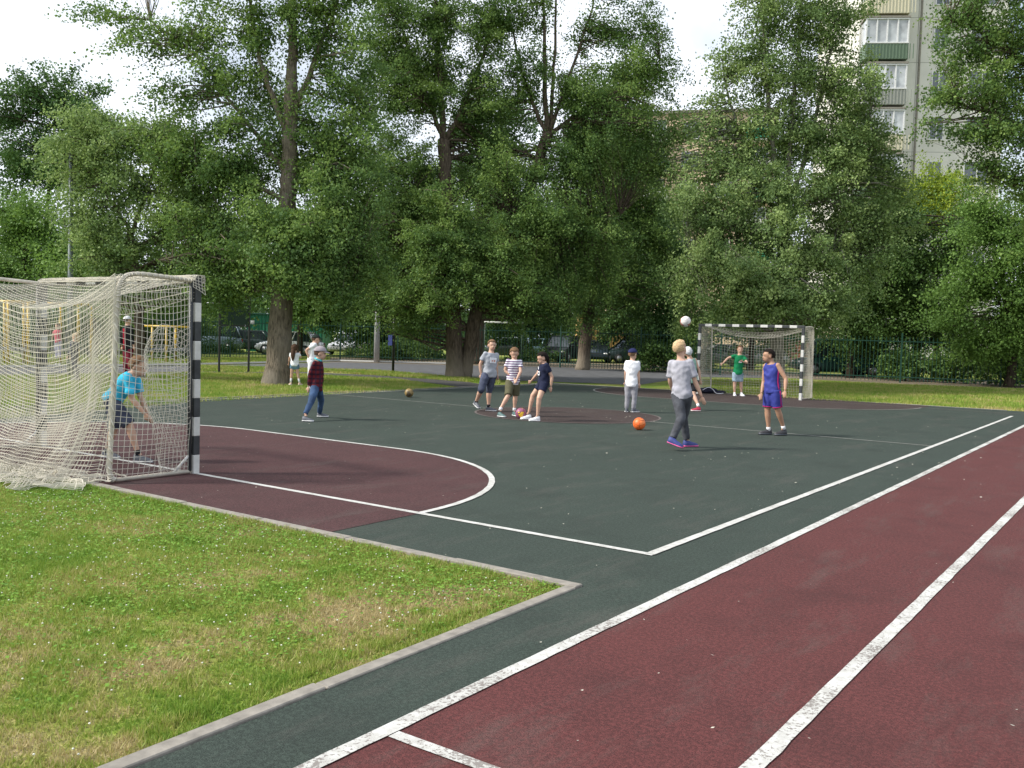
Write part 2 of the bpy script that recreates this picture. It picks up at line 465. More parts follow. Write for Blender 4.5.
def striped(name, c0, c1, scale):
    t = NT(name); z = t.sep(t.coord())[2]
    s_ = t.math('SINE', t.math('MULTIPLY', z, 2 * PI * scale))
    c = t.mix(t.math('GREATER_THAN', s_, .25), c0, c1)
    t.bsdf(c, .9, 0, .25); return t.m
def plaid(name):
    t = NT(name); o = t.sep(t.coord())
    a = t.math('GREATER_THAN', t.math('SINE', t.math('MULTIPLY', o[2], 2 * PI * 13)), .35)
    b = t.math('GREATER_THAN', t.math('SINE', t.math('MULTIPLY', o[0], 2 * PI * 15)), .45)
    c = t.mix(a, (.115, .012, .018), (.035, .008, .016)); c = t.mix(t.math('MULTIPLY', b, .7), c, (.03, .012, .03))
    t.bsdf(c, .9, 0, .25); return t.m
def denim(name, col):
    t = NT(name); n1 = t.noise(7, 4)
    c = t.ramp(n1, [(.35, tuple(x * .6 for x in col)), (.65, tuple(x * 1.35 for x in col))]); t.bsdf(c, .85, 0, .25, t.bump(t.noise(300, 2), .3, .002)); return t.m

HAIR_BLOND = plain('hair_blond', (.52, .36, .20), .8, var=.4, scale=60); HAIR_BROWN = plain('hair_brown', (.08, .045, .028), .8, var=.4, scale=60, spec=.2)
HAIR_DARK = plain('hair_dark', (.014, .010, .008), .85, var=.4, scale=60, spec=.15); HAIR_LIGHT = plain('hair_light_brown', (.17, .10, .055), .8, var=.4, scale=60, spec=.2)
WHITE_F = fabric('white_cotton', (.78, .79, .82)); GREY_F = fabric('grey_cotton', (.36, .38, .42)); LGREY_F = fabric('pale_grey_cotton', (.38, .38, .43))
NAVY = fabric('navy_cotton', (.022, .028, .075)); NAVY2 = fabric('navy_dark', (.014, .018, .045)); OLIVE = fabric('olive_cotton', (.10, .095, .055)); BLACK_F = fabric('black_cotton', (.014, .014, .017))
GREEN_F = fabric('green_jersey', (.010, .20, .075)); MINT = fabric('grey_green_cotton', (.24, .38, .31)); CYAN = fabric('turquoise_cotton', (.05, .48, .72)); GREYT = fabric('grey_trousers', (.30, .30, .33))
JEANS = denim('blue_denim', (.045, .085, .17)); JEANS_D = denim('dark_denim', (.068, .072, .084)); JEANS_L = denim('pale_denim', (.30, .40, .48)); JEANS_S = denim('denim_shorts', (.12, .22, .30)); SLATE = denim('slate_denim', (.06, .07, .11))
SH_W = plain('shoe_white', (.72, .72, .74)); SH_D = plain('shoe_dark', (.03, .03, .035)); SH_G = plain('shoe_grey', (.09, .10, .12)); SH_B = plain('shoe_blue', (.03, .045, .19)); SH_P = plain('sole_pink', (.75, .12, .28)); SH_R = plain('shoe_red', (.42, .02, .06)); SH_GR = plain('shoe_green_grey', (.06, .12, .12)); SH_BE = plain('shoe_beige', (.55, .38, .30))
SOLE = plain('sole_white', (.75, .75, .75)); SOCK_W = fabric('white_sock', (.75, .75, .77)); SOCK_D = fabric('dark_sock', (.02, .02, .025))

# basketball kit with side stripe
def kit(name):
    t = NT(name); n1 = t.noise(7, 2)
    c = t.ramp(n1, [(.3, (.028, .036, .22)), (.7, (.045, .058, .30))]); t.bsdf(c, .75, 0, .3); return t.m
KIT = kit('blue_kit'); PINK = fabric('magenta_trim', (.36, .02, .13))

def patch_on(root, P, mat, name, shapes, off=.118):
    """flat print pieces lying just proud of the chest"""
    mb = MB(); c = P['pel'] + P['spine'] * .62
    for (x, z, w, h) in shapes:
        q = c + P['right'] * x + P['sp'] * z + P['front'] * (off * P['k'])
        R = np.stack([P['right'], P['front'], P['sp']], 1)
        mb.box(q, (w, .006, h), R)
    mb.build(name, mat, root)

CA = (600, 300, 4.267); CB = (440, 300, 4.655); CC = (270, 330, 7.68); CD = (80, 330, 5.12); CE = (0, 280, 6.985)

person('blond person in grey t-shirt and dark jeans, striding away beside the orange ball', CA,
       (343, 206), (345, 262), (350, 402), 634, 62, 35, dict(R=((407, 362), (434, 420), 0, 1), L=((300, 345), (318, 395), 1, 1)),
       dict(L=((336, 500), (300, 588), -1, -1, 330, 16), R=((362, 505), (374, 600), 1, 1, 20)), 1.50,
       LGREY_F, JEANS_D, HAIR_BLOND, (SH_B, SH_P), leglen=1.96, sleeve=.78, hpitch=18, foot_u=330)
person('person in white t-shirt, grey trousers and navy cap, seen from behind', CA,
       (140, 233), (138, 262), (134, 358), 480, 75, 40, dict(R=((163, 316), (166, 352), 0, 0), L=((108, 315), (110, 350), 1, 1)),
       dict(L=((117, 415), (113, 466), 0, 0, 75), R=((147, 415), (142, 468), 0, 0, 35)), 1.34,
       WHITE_F, GREYT, HAIR_LIGHT, (SH_G, SOLE), leglen=1.97, cap=(fabric('navy_cap', (.018, .022, .085)), None), sleeve=.7)
person('person in grey-green sleeveless top and red shoes, half hidden behind the blond person', CA,
       (373, 222), (384, 252), (392, 342), 470, 110, 120, dict(R=((424, 310), (428, 348), -1, 0), L=((362, 300), (358, 330), 1, 1)),
       dict(R=((392, 402), (412, 448), -1, -1, 190), L=((380, 405), (372, 452), 1, 1, 200)), 1.38,
       MINT, BLACK_F, fabric('white_cap_cloth', (.62, .62, .64)), (SH_R, SOLE), leglen=.8, sleeveless=True, hpitch=25, socks=(SOCK_W, .15))
def keeper_extra(root, P): patch_on(root, P, WHITE_F, 'chest_print', [(0, -.02, .09, .03)], .108)
person('person in green t-shirt and pale denim shorts, one arm out, keeping the far goal', CA,
       (598, 212), (596, 237), (588, 310), 410, 275, 265, dict(R=((545, 247), (522, 268), 0, -1), L=((619, 268), (602, 262), -1, -1)),
       dict(R=((574, 355), (574, 398), 0, 0, 262), L=((600, 355), (603, 398), 0, 0, 282)), 1.46,
       GREEN_F, JEANS_L, HAIR_LIGHT, (SH_W, SOLE), leglen=.85, extra=keeper_extra, socks=(SOCK_W, .1))
def kit_extra(root, P):
    for nm, t0, t1, w, dep in (('side_stripe', -.02, .86, .122, .0),):
        for sd in (1, -1):
            mb = MB(); pts = []
            for t in np.linspace(-.05, .80, 8):
                ww = np.interp(t, [-.06, .1, .32, .55, .75, .88], [.122, .120, .106, .118, .132, .13]) * P['k'] + .016
                pts.append(P['pel'] + P['spine'] * t + P['right'] * sd * ww + P['front'] * .01)
            mb.tube(pts, .014, 8); mb.build('side_stripe', PINK, root, True)
    for sd, side in ((1, 'R'), (-1, 'L')):
        Hh, kn, an, _, _ = P['legs'][side]
        q = Hh * .14 + kn * .86
        ax = nrm(kn - Hh); u_ = nrm(np.cross(ax, [0, 1, 0])); v_ = np.cross(ax, u_)
        MB().tube([q + (u_ * math.cos(a) + v_ * math.sin(a)) * .074 * P['k'] for a in np.linspace(0, 2 * PI, 15)], .010, 6, False).build('hem_band', PINK, root, True)
        MB().tube([Hh * (1 - t) + kn * t + P['right'] * sd * (.088 - .016 * t) * P['k'] for t in np.linspace(0, .85, 5)], .013, 8).build('shorts_stripe', PINK, root, True)
    pts = [P['nk'] - P['sp'] * .012 + P['right'] * math.cos(a) * .062 * P['k'] + P['front'] * (math.sin(a) * .058 * P['k'] + .012) - P['sp'] * .03 * max(0, math.sin(a)) for a in np.linspace(0, 2 * PI, 17)]
    MB().tube(pts, .010, 6, False).build('neck_band', PINK, root, True)
person('person in sleeveless blue kit with magenta trim, walking left before the far goal', CA,
       (718, 240), (732, 276), (735, 382), 578, 215, 190, dict(R=((695, 350), (680, 395), 1, -1), L=((783, 335), (779, 384), -1, -1)),
       dict(R=((713, 465), (719, 553), 0, 0, 195), L=((757, 468), (788, 548), 0, 1, 200)), 1.47,
       KIT, KIT, HAIR_DARK, (SH_D, SH_G), leglen=.86, sleeveless=True, tone=SKIN_TAN, extra=kit_extra, socks=(SOCK_W, .13), foot_u=745)
def tee_extra(root, P): patch_on(root, P, WHITE_F, 'chest_print', [(0, .035, .15, .06), (0.0, -.02, .13, .05)], .110); patch_on(root, P, fabric('print_pink', (.6, .3, .25)), 'print_lettering', [(-.03, 0, .03, .04), (.02, .0, .03, .03)], .114)
person('person in grey shirt and navy shorts, tallest near the purple ball', CB,
       (242, 212), (238, 250), (230, 345), 518, 300, 285, dict(R=((187, 300), (191, 343), 0, 0), L=((263, 305), (266, 343), 0, 0)),
       dict(R=((192, 418), (166, 478), -1, 1, 300, 20), L=((228, 425), (226, 494), 0, 0, 335)), 1.44,
       GREY_F, SLATE, HAIR_LIGHT, (SH_G, SOLE), leglen=1.06, extra=tee_extra, socks=(SOCK_D, .12), foot_u=200, slim=1.08)
person('person in white and purple striped t-shirt and olive shorts, looking down behind the purple ball', CB,
       (346, 250), (346, 282), (340, 378), 540, 285, 275, dict(R=((302, 328), (336, 358), 0, -1), L=((375, 332), (358, 366), -1, -1)),
       dict(R=((318, 442), (280, 508), -1, -1, 310), L=((351, 445), (346, 512), 0, 0, 290)), 1.32,
       striped('striped_jersey', (.72, .72, .76), (.13, .05, .16), 22), OLIVE, HAIR_LIGHT, (SH_GR, SOLE), leglen=1.0, hpitch=-22, socks=(SOCK_W, .15), foot_u=310)
def girl_extra(root, P): patch_on(root, P, WHITE_F, 'chest_print', [(.02, .05, .03, .05), (-.01, -.02, .10, .022), (-.055, -.045, .022, .06), (-.01, -.075, .10, .022), (.045, -.05, .02, .03)], .110)
person('person with dark ponytail in navy t-shirt and shorts, kicking the purple ball', CB,
       (476, 272), (486, 302), (482, 385), 560, 195, 200, dict(R=((452, 346), (427, 376), 0, 1), L=((521, 358), (517, 400), -1, 0)),
       dict(R=((432, 445), (412, 530), 0, 0, 200), L=((460, 455), (454, 540), -1, -1, 195)), 1.32,
       NAVY2, NAVY2, HAIR_DARK, (SH_W, SOLE), leglen=.55, hpitch=-18, longhair=1.0, extra=girl_extra, foot_u=440)
person('person in red plaid shirt, jeans, turquoise hood and grey cap, standing alone', CC,
       (388, 182), (366, 242), (358, 440), 686, 350, 0, dict(R=((306, 352), (300, 432), -1, 0), L=((398, 350), (396, 420), 1, 0)),
       dict(R=((335, 550), (292, 640), -1, -1, 350), L=((376, 548), (368, 650), 1, 1, 0)), 1.26,
       plaid('red_plaid'), JEANS, HAIR_BROWN, (SH_G, SOLE), sleeve=1.92, leglen=1.97, cap=(fabric('grey_cap', (.30, .27, .29)), None), collar=fabric('turquoise_hood', (.10, .55, .62)), foot_u=345)
person('person with long brown hair and denim shorts standing against the thick tree trunk', CC,
       (190, 142), (192, 180), (190, 262), 425, 95, 80, dict(L=((150, 222), (140, 258), 0, 1), R=((240, 214), (226, 182), 0, 1)),
       dict(L=((168, 330), (160, 400), 0, 0, 120), R=((213, 332), (228, 405), 0, 0, 70)), 1.12,
       WHITE_F, JEANS_S, HAIR_BROWN, (SH_BE, SOLE), leglen=.55, longhair=1.6, socks=(SOCK_W, .6), slim=1.05)
person('person in white with dark cap, hand on hip, behind red plaid', CC,
       (355, 72), (340, 105), (318, 235), 455, 20, 10, dict(R=((277, 158), (302, 214), -1, 0), L=((372, 170), (375, 225), 1, 0)),
       dict(R=((308, 345), (306, 430), 0, 0, 0), L=((330, 345), (332, 430), 0, 0, 10)), 1.45,
       WHITE_F, WHITE_F, HAIR_BROWN, (SH_W, SOLE), leglen=1.97, cap=(fabric('dark_cap', (.02, .03, .025)), None))
person('person in turquoise t-shirt and dark shorts, crouching forward to keep goal in the near goal', CD,
       (300, 188), (272, 236), (168, 352), 675, 5, 350, dict(R=((272, 350), (340, 432), -1, 0), L=((318, 345), (352, 428), 1, 0)),
       dict(R=((268, 500), (300, 638), -1, 0, 0), L=((165, 500), (122, 622), 1, 1, 345)), 1.36,
       CYAN, SLATE, HAIR_LIGHT, (SH_G, SOLE), leglen=1.0, sleeve=.8, hpitch=-15, foot_u=225, shirt_drop=.04, socks=(SOCK_D, .1))
person('small person in pink top and pale trousers standing by the yellow climbing frame', CE,
       (402, 325), (402, 352), (405, 425), 600, 265, 270, dict(R=((375, 385), (370, 412), 0, 0), L=((432, 385), (436, 410), 0, 0)),
       dict(R=((395, 490), (394, 548), 0, 0, 265), L=((418, 490), (420, 548), 0, 0, 275)), 1.25,
       fabric('pink_cotton', (.62, .13, .18)), fabric('lilac_cotton', (.55, .52, .68)), HAIR_BROWN, (SH_W, SOLE), leglen=1.97, longhair=1.0)
person('fair-haired person in dark blue jacket, on the grass beside the child in pink', CE,
       (528, 402), (525, 435), (515, 530), 700, 170, 175, dict(R=((500, 480), (480, 530), 1, 1), L=((520, 480), (495, 535), -1, -1)),
       dict(R=((525, 610), (530, 680), 0, 0, 180), L=((535, 610), (545, 682), 0, 0, 190)), 1.35,
       fabric('dark_blue_jacket', (.03, .035, .07)), NAVY, HAIR_BLOND, (SH_D, SH_D), sleeve=1.9, leglen=1.97)
def red_extra(root, P):
    for sd in (1,):
        MB().tube([P['pel'] + P['spine'] * t + P['right'] * .02 + P['front'] * -.115 * P['k'] for t in np.linspace(0, .85, 5)], .035, 8).build('red_stripe', fabric('red_cloth', (.35, .01, .03)), root, True)
person('person in black jacket with red stripe and white cap, seen through the near net', (100, 300, 7.68),
       (212, 160), (212, 200), (215, 380), 620, 60, 40, dict(R=((250, 290), (268, 350), -1, -1), L=((170, 290), (175, 360), 1, 1)),
       dict(R=((232, 500), (240, 590), 0, 0, 60), L=((200, 500), (195, 590), 0, 0, 70)), 1.55,
       BLACK_F, fabric('dark_red_trousers', (.16, .015, .03)), HAIR_BROWN, (SH_D, SH_D), sleeve=1.9, leglen=1.97, cap=(fabric('white_cap', (.7, .7, .72)), None), extra=red_extra)

# ------------------------------------------------------------------ balls
def ball(u, v_low, r, label, cols, loc=None):
    t = NT('ball_skin'); vo = t.n('ShaderNodeTexVoronoi', {'Scale': 9.0, 'Vector': t.coord()})
    c = t.mix(t.math('GREATER_THAN', t.sep(vo.outputs['Color'])[0], .48), cols[0], cols[1])
    vd = t.n('ShaderNodeTexVoronoi', {'Scale': 9.0, 'Vector': t.coord()}, feature='DISTANCE_TO_EDGE')
    seam = t.math('LESS_THAN', vd.outputs['Distance'], .03)
    t.bsdf(t.mix(seam, c, tuple(x * .45 for x in cols[0])), .45, 0, .5, t.bump(vd.outputs['Distance'], .4, .004))
    p = unp(u, v_low, 0) if loc is None else loc
    mb = MB(); mb.ell((0, 0, 0), (r, r, r), None, 32, 20)
    o = mb.build('football', t.m, None, True, (p[0], p[1], (r if loc is None else p[2])))
    o.rotation_euler = (random.random() * 3, random.random() * 3, 0)
    return tag(o, label, 'ball')
ball(639, 430, .108, 'bright orange ball lying on the green court near the centre circle', ((.85, .16, .03), (.90, .24, .06)))
ball(520.8, 419, .105, 'purple football with yellow patches at the feet of the player in navy', ((.30, .09, .16), (.75, .45, .03)))
ball(409, 397.3, .108, 'gold and black worn ball alone on the left side of the court', ((.24, .165, .06), (.07, .05, .03)))
ball(0, 0, .108, 'white football with reddish patches high in the air left of the far goal', ((.72, .68, .66), (.45, .16, .12)), loc=unp(685.5, 321.5, depth=18.5))

# ------------------------------------------------------------------ ground sheets
def rubber(name, col, lowc):
    t = NT(name); co = t.coord()
    big = t.noise(.35, 4, co); mid = t.noise(3.5, 4, co); fine = t.noise(160, 2, co); fine2 = t.noise(420, 1, co)
    c = t.ramp(big, [(.3, lowc), (.7, col)])
    c = t.mix(t.ramp(mid, [(.35, (.0, .0, .0)), (.75, (.35, .35, .35))]), c, tuple(x * 1.5 for x in col))
    sp_ = t.noise(48, 3, co, .7); c = t.mix(t.ramp(sp_, [(.42, (0, 0, 0)), (.60, (.75, .75, .75))]), c, tuple(x * 1.9 for x in col))
    st_ = t.noise(1.1, 5, co, .7); c = t.mix(t.ramp(st_, [(.5, (0, 0, 0)), (.68, (.45, .45, .45))]), c, tuple(x * .55 + .004 for x in col))
    mp_ = t.n('ShaderNodeMapping', {'Vector': co, 'Scale': (.9, .22, 1), 'Rotation': (0, 0, .5)}); du_ = t.noise(2.6, 7, mp_.outputs[0], .75)
    c = t.mix(t.ramp(du_, [(.52, (0, 0, 0)), (.72, (.40, .40, .40))]), c, (.115, .105, .092))
    c = t.mix(t.ramp(fine, [(.36, (.75, .75, .75)), (.5, (0, 0, 0))]), c, tuple(x * .35 for x in col))
    c = t.mix(t.ramp(fine2, [(.66, (0, 0, 0)), (.74, (.5, .5, .5))]), c, tuple(min(1, x * 3 + .03) for x in col))
    t.bsdf(c, .88, 0, .32, t.bump(fine, .7, .006)); return t.m
M_green = rubber('rubber_green', (.0285, .0405, .0325), (.022, .032, .026))
M_red = rubber('rubber_maroon', (.080, .0225, .0215), (.058, .0185, .018))
M_worn = rubber('rubber_worn_maroon', (.056, .0235, .024), (.041, .020, .0205)); M_disc = rubber('rubber_faded_maroon', (.040, .027, .025), (.032, .025, .022))
def paint(name, wear=.47):
    t = NT(name); co = t.coord()
    n1 = t.noise(55, 4, co, .7); n2 = t.noise(2.2, 3, co)
    f = t.math('GREATER_THAN', t.math('ADD', t.math('MULTIPLY', n1, .72), t.math('MULTIPLY', n2, .36)), wear)
    d_ = t.noise(14, 4, co, .65)
    c = t.mix(f, (.22, .20, .185), t.mix(t.ramp(d_, [(.4, (.55, .55, .55)), (.6, (0, 0, 0))]), t.ramp(n2, [(.3, (.46, .46, .43)), (.7, (.62, .62, .60))]), (.34, .33, .30)))
    t.bsdf(c, .8, 0, .3, t.bump(n1, .4, .004)); return t.m
M_line = paint('worn_white_paint', .49); M_line2 = paint('clean_white_paint', .43); M_fade = plain('faded_paint', (.12, .10, .095), .9, var=.4, scale=20)
def sheet(name, poly, z, mat, thick=None):
    mb = MB(); n = len(poly)
    if thick: mb.prism(poly, z - thick, z)
    else: mb.add([(x, y, z) for x, y in poly], [tuple(range(n))])
    o = mb.build(name, mat); o['kind'] = 'structure'; return o
def rect(x0, y0, x1, y1): return [(x0, y0), (x1, y0), (x1, y1), (x0, y1)]
# big ground
def grassmat(name, blade=False):
    t = NT(name); g = t.n('ShaderNodeNewGeometry').outputs['Position']
    big = t.noise(.9, 4, g, .6); mid = t.noise(5, 4, g, .6); fine = t.noise(45, 3, g)
    m1 = t.math('ADD', t.math('MULTIPLY', big, .6), t.math('MULTIPLY', mid, .4))
    for (u_, v_, r_, s_) in ((345, 612, .42, .17), (445, 600, .30, .15), (15, 655, .40, .13), (140, 668, .38, .12), (260, 575, .30, .08), (60, 735, .3, .1)):
        c_ = unp(u_, v_, 0)
        dd_ = t.n('ShaderNodeVectorMath', {0: g, 1: (float(c_[0]), float(c_[1]), 0.0)}, operation='DISTANCE').outputs['Value']
        w_ = t.n('ShaderNodeMapRange', {'Value': t.math('ADD', dd_, t.math('MULTIPLY', t.math('SUBTRACT', mid, .5), .7)), 'From Min': r_ * .3, 'From Max': r_ * 1.15, 'To Min': s_ * .8, 'To Max': 0.0}).outputs[0]
        m1 = t.math('SUBTRACT', m1, w_)
    if blade:
        at = t.n('ShaderNodeAttribute', attribute_name='rnd').outputs['Fac']
        m1 = t.math('ADD', m1, t.math('MULTIPLY', t.math('SUBTRACT', at, .5), .16))
    k = 1.32 if blade else 1.0
    c = t.ramp(m1, [(.36, (.36 * k, .30 * k, .15 * k)), (.43, (.29 * k, .29 * k, .085 * k)), (.52, (.19 * k, .26 * k, .040 * k)), (.64, (.115 * k, .21 * k, .026 * k))])
    if not blade: c = t.mix(t.ramp(fine, [(.3, (.6, .6, .6)), (.55, (0, 0, 0))]), c, (.06, .055, .03))
    if blade:
        b = t.n('ShaderNodeBsdfPrincipled', {'Base Color': c, 'Roughness': .55, 'Specular IOR Level': .3})
        tr = t.n('ShaderNodeBsdfTranslucent', {'Color': c}); mxs = t.n('ShaderNodeMixShader', {0: .3, 1: b.outputs[0], 2: tr.outputs[0]})
        t.t.links.new(mxs.outputs[0], t.out.inputs[0])
    else: t.bsdf(c, .95, 0, .15, t.bump(fine, .8, .03))
    return t.m
M_lawn = grassmat('lawn_soil'); M_blade = grassmat('grass_blade', True)
sheet('lawn', [(-60, -20), (.215, -20), (-.003, -1.132), (-60, -1.132)], -.018, M_lawn)
sheet('ground', rect(-500, -400, 500, 600), -.035, M_lawn)
M_asph = plain('asphalt', (.085, .087, .092), .85, var=.25, scale=2.5); M_soil = plain('dry_soil', (.17, .135, .09), .95, var=.35, scale=1.5)
P2 = lambda *uv: [tuple(unp(u, v, 0)[:2]) for u, v in uv]
sheet('road', P2((-120, 376), (200, 371.7), (300, 369.6), (380, 370.2), (460, 377), (500, 379.2), (560, 381.2), (640, 384), (672, 379), (700, 376.5), (780, 377.6), (780, 375.6), (700, 372.3), (640, 369.8), (560, 366.6), (455, 364.6), (340, 361.6), (200, 365), (-120, 369)), -.027, M_asph)
sheet('bare_soil', P2((330, 363), (455, 366), (560, 368), (640, 371), (700, 374), (780, 377), (900, 383.5), (1060, 389), (1400, 402), (1400, 398), (1060, 384.5), (900, 376), (780, 371), (640, 364), (455, 358), (330, 357)), -.031, M_soil)
sheet('footpath', P2((200, 371.5), (300, 373.2), (400, 378.5), (462, 386.2), (500, 386.5), (470, 381.5), (400, 375.6), (300, 371.2)), -.023, plain('dark_path', (.055, .052, .05), .9, var=.3, scale=2))
# kerb along the road (pale)
kp = [unp(u, v, 0) for u, v in ((-120, 368.6), (60, 366.6), (200, 364.6), (300, 362), (340, 361), (455, 364))]
kb = MB(); kb.tube([(p[0], p[1], .0) for p in kp], .07, 4); kb.build('road_kerb', plain('pale_concrete', (.42, .41, .38), .9))['kind'] = 'structure'

sheet('court', [(-14.0, -1.05), (.075, -1.05), (.291, -20), (.56, -20), (.56, 21.1), (-.4, 21.0), (-14.0, 20.35)], 0, M_green, .03)
sheet('running_track', rect(.56, -20, 7.5, 45), 0, M_red, .03)
# goal areas and centre disc
def darea(y0, sgn, R=3.15, n=18):
    pts = []
    for i in range(n + 1):
        a = PI / 2 * i / n; pts.append((-A + R * math.cos(a), y0 + sgn * R * math.sin(a)))
    for i in range(n + 1):
        a = PI / 2 + PI / 2 * i / n; pts.append((-A - 3 + R * math.cos(a), y0 + sgn * R * math.sin(a)))
    return pts
near = darea(0, 1) + [(-A - 6.15, -1.048), (-A + 3.15, -1.048)]
sheet('goal_area', near, .003, M_worn)
far = darea(L, -1) + [(-A - 6.15, 20.33), (-A + 3.15, 20.8)]
sheet('goal_area', far[::-1], .003, M_disc)
sheet('centre_disc', [(-W / 2 + RC * math.cos(a), L / 2 + RC * math.sin(a)) for a in np.linspace(0, 2 * PI, 65)[:-1]], .003, M_disc)
def stripline(name, pts, w, mat, z=.0055, closed=False):
    pts = [np.array(p, float) for p in pts]; z = min(z, .0075)
    if not closed:
        fine = []
        for a_, b_ in zip(pts[:-1], pts[1:]):
            k_ = max(1, int(np.linalg.norm(b_ - a_) / .12)); fine += [a_ + (b_ - a_) * i_ / k_ for i_ in range(k_)]
        pts = fine + [pts[-1]]
    n = len(pts); l, r = [], []
    for i, p in enumerate(pts):
        a = pts[i - 1] if (i > 0 or closed) else p; b = pts[(i + 1) % n] if (i < n - 1 or closed) else p
        d = b - a; d /= np.linalg.norm(d) + 1e-9; q = np.array([-d[1], d[0]]) * w / 2
        l.append(p + q * (1 + .10 * mnoise.noise(Vector((p[0] * 6, p[1] * 6, 1))) + random.uniform(-.05, .05))); r.append(p - q * (1 + .10 * mnoise.noise(Vector((p[0] * 6, p[1] * 6, 9))) + random.uniform(-.05, .05)))
    mb = MB(); vs = [(x, y, z) for x, y in l] + [(x, y, z) for x, y in r]
    fs = [(i, n + i, n + (i + 1) % n, (i + 1) % n) for i in range(n if closed else n - 1)]
    mb.add(vs, fs); o = mb.build(name, mat); o['kind'] = 'structure'; return o
M_fade2 = plain('greyed_paint', (.24, .24, .22), .9, var=.3, scale=12)
stripline('goal_line', [(-W, 0), (.03, 0)], .065, M_line2)
stripline('goal_line', [(-W, L + .02), (0, L + .1)], .06, M_fade)
stripline('side_line', [(0, -.0), (0, L - .9)], .07, M_line2, .012)
stripline('side_line', [(-W, 0), (-W, L)], .06, M_line)
stripline('centre_line', [(-W, L / 2), (-W / 2 - RC, L / 2)], .045, M_fade2)
stripline('centre_line', [(-W / 2 + RC, L / 2), (0, L / 2)], .05, M_fade2)
stripline('goal_area_line', darea(0, 1), .065, M_line2, .012)
stripline('goal_area_line', darea(L, -1), .055, M_fade2, .012)
stripline('centre_circle_line', [(-W / 2 + RC * math.cos(a), L / 2 + RC * math.sin(a)) for a in np.linspace(0, 2 * PI, 65)[:-1]], .045, M_fade, .012, True)
stripline('track_line', [(.585, -20), (.585, 45)], .074, M_line)
stripline('lane_line', [(1.83, -20), (1.83, 45)], .075, M_line)
stripline('lane_line', [(3.08, -20), (3.08, 45)], .075, M_line)
stripline('start_line', [(.63, -3.39), (1.79, -3.385)], .06, M_line)
# kerbs of grey concrete
M_kerb = plain('kerb_concrete', (.24, .22, .19), .9, var=.25, scale=14, bump=.01)
def kerb(p0, p1, w=.075, top=.012, seg=1.0):
    p0, p1 = np.array(p0, float), np.array(p1, float); d = p1 - p0; Ln = np.linalg.norm(d); d /= Ln; q = np.array([-d[1], d[0]])
    mb = MB(); n = max(1, int(Ln / seg))
    for i in range(n):
        a = p0 + d * (Ln * i / n + .003); b = p0 + d * (Ln * (i + 1) / n - .003); j = random.uniform(-.004, .004); jo = q * random.uniform(-.004, .004)
        a, b = a + jo, b + jo
        mb.prism([tuple(a), tuple(b), tuple(b + q * w), tuple(a + q * w)], -.2, top + j)
    o = bevel(mb.build('kerb', M_kerb), .005, 1); o['kind'] = 'structure'; return o
kerb((.0745, -1.1345), (-14.1, -1.1345), -.083)
kerb((.211, -20), (-.006, -1.14), -.08)
kerb((-14.0, -1.05), (-14.0, 20.36), .07)
kerb((-14.0, 20.352), (-.4, 21.002), .06, .008)

# ------------------------------------------------------------------ grass blades
def quads_obj(name, V, n, mat, rnd, per=4):
    me = bpy.data.meshes.new(name)
    me.vertices.add(n * per); me.vertices.foreach_set('co', V.astype(np.float32).ravel())
    me.loops.add(n * per); me.loops.foreach_set('vertex_index', np.arange(n * per, dtype=np.int32))
    me.polygons.add(n); me.polygons.foreach_set('loop_start', np.arange(0, n * per, per, dtype=np.int32))
    me.update(calc_edges=True)
    at = me.attributes.new('rnd', 'FLOAT', 'FACE'); at.data.foreach_set('value', rnd.astype(np.float32))
    me.materials.append(mat)
    o = bpy.data.objects.new(name, me); COL.objects.link(o); return o
def blades(P, h, w, name, z=-.035, lean=.6):
    n = len(P); a = rng.uniform(0, 2 * PI, n); dx, dy = np.cos(a), np.sin(a)
    b = rng.uniform(0, 2 * PI, n); l = rng.uniform(0, lean, n) * h
    base = np.stack([P[:, 0], P[:, 1], np.full(n, z)], 1)
    off = np.stack([dx, dy, 0 * dx], 1) * (w / 2)[:, None]
    tip = base + np.stack([np.cos(b) * l, np.sin(b) * l, h], 1)
    V = np.stack([base - off, base + off, tip], 1)
    o = quads_obj(name, V, n, M_blade, rng.random(n), 3); return tag(o, kind='stuff')
# near lawn: density falls with distance
n = 430000
X = -rng.random(n) ** 1.25 * 9 - .008; Y = -1.138 - rng.random(n) ** 1.15 * 6.5
X = X.clip(-9.5, -.006) + .0115 * (-1.14 - Y)
dn = np.array([mnoise.noise(Vector((x * .9, y * .9, 3))) for x, y in zip(X[:n:1][::40], Y[::40])])
cl = np.repeat(dn, 40)[:n]
pn = np.sin(X * 7.1 + np.sin(Y * 5.3) * 1.7) * np.sin(Y * 8.3 + np.sin(X * 4.1) * 2.1)
hh = rng.uniform(.010, .030, n) * (1 + .35 * pn)
o = blades(np.stack([X, Y], 1), hh, rng.uniform(.004, .009, n), 'grass', z=-.016, lean=1.1)
tag(o, 'short worn grass with dry yellow patches in the foreground lawn', 'grass')
# taller tufts
tc_ = rng.uniform(0, 1, (70, 2)) * np.array([-6.5, -5.5]) + np.array([-.2, -1.3])
tp = []; 
for c in tc_: tp.append(c + rng.normal(0, .07 + .05 * rng.random(), (260, 2)))
for i in range(90):
    c = np.array([-rng.random() * 7, -1.16]) if i % 3 else np.array([-.10, -1.2 - rng.random() * 3.5])
    tp.append(c + np.abs(rng.normal(0, .05, (60, 2))) * np.array([-1, -1]) + rng.normal(0, .07, (60, 2)) * (np.array([1, 0]) if i % 3 else np.array([0, 1])))
tp = np.concatenate(tp); tp = tp[(tp[:, 0] < -.004) & (tp[:, 1] < -1.137)]
tag(blades(tp, rng.uniform(.025, .065, len(tp)), rng.uniform(.003, .007, len(tp)), 'grass_tufts', z=-.016, lean=.8), 'taller darker grass tufts scattered over the foreground lawn', 'grass')
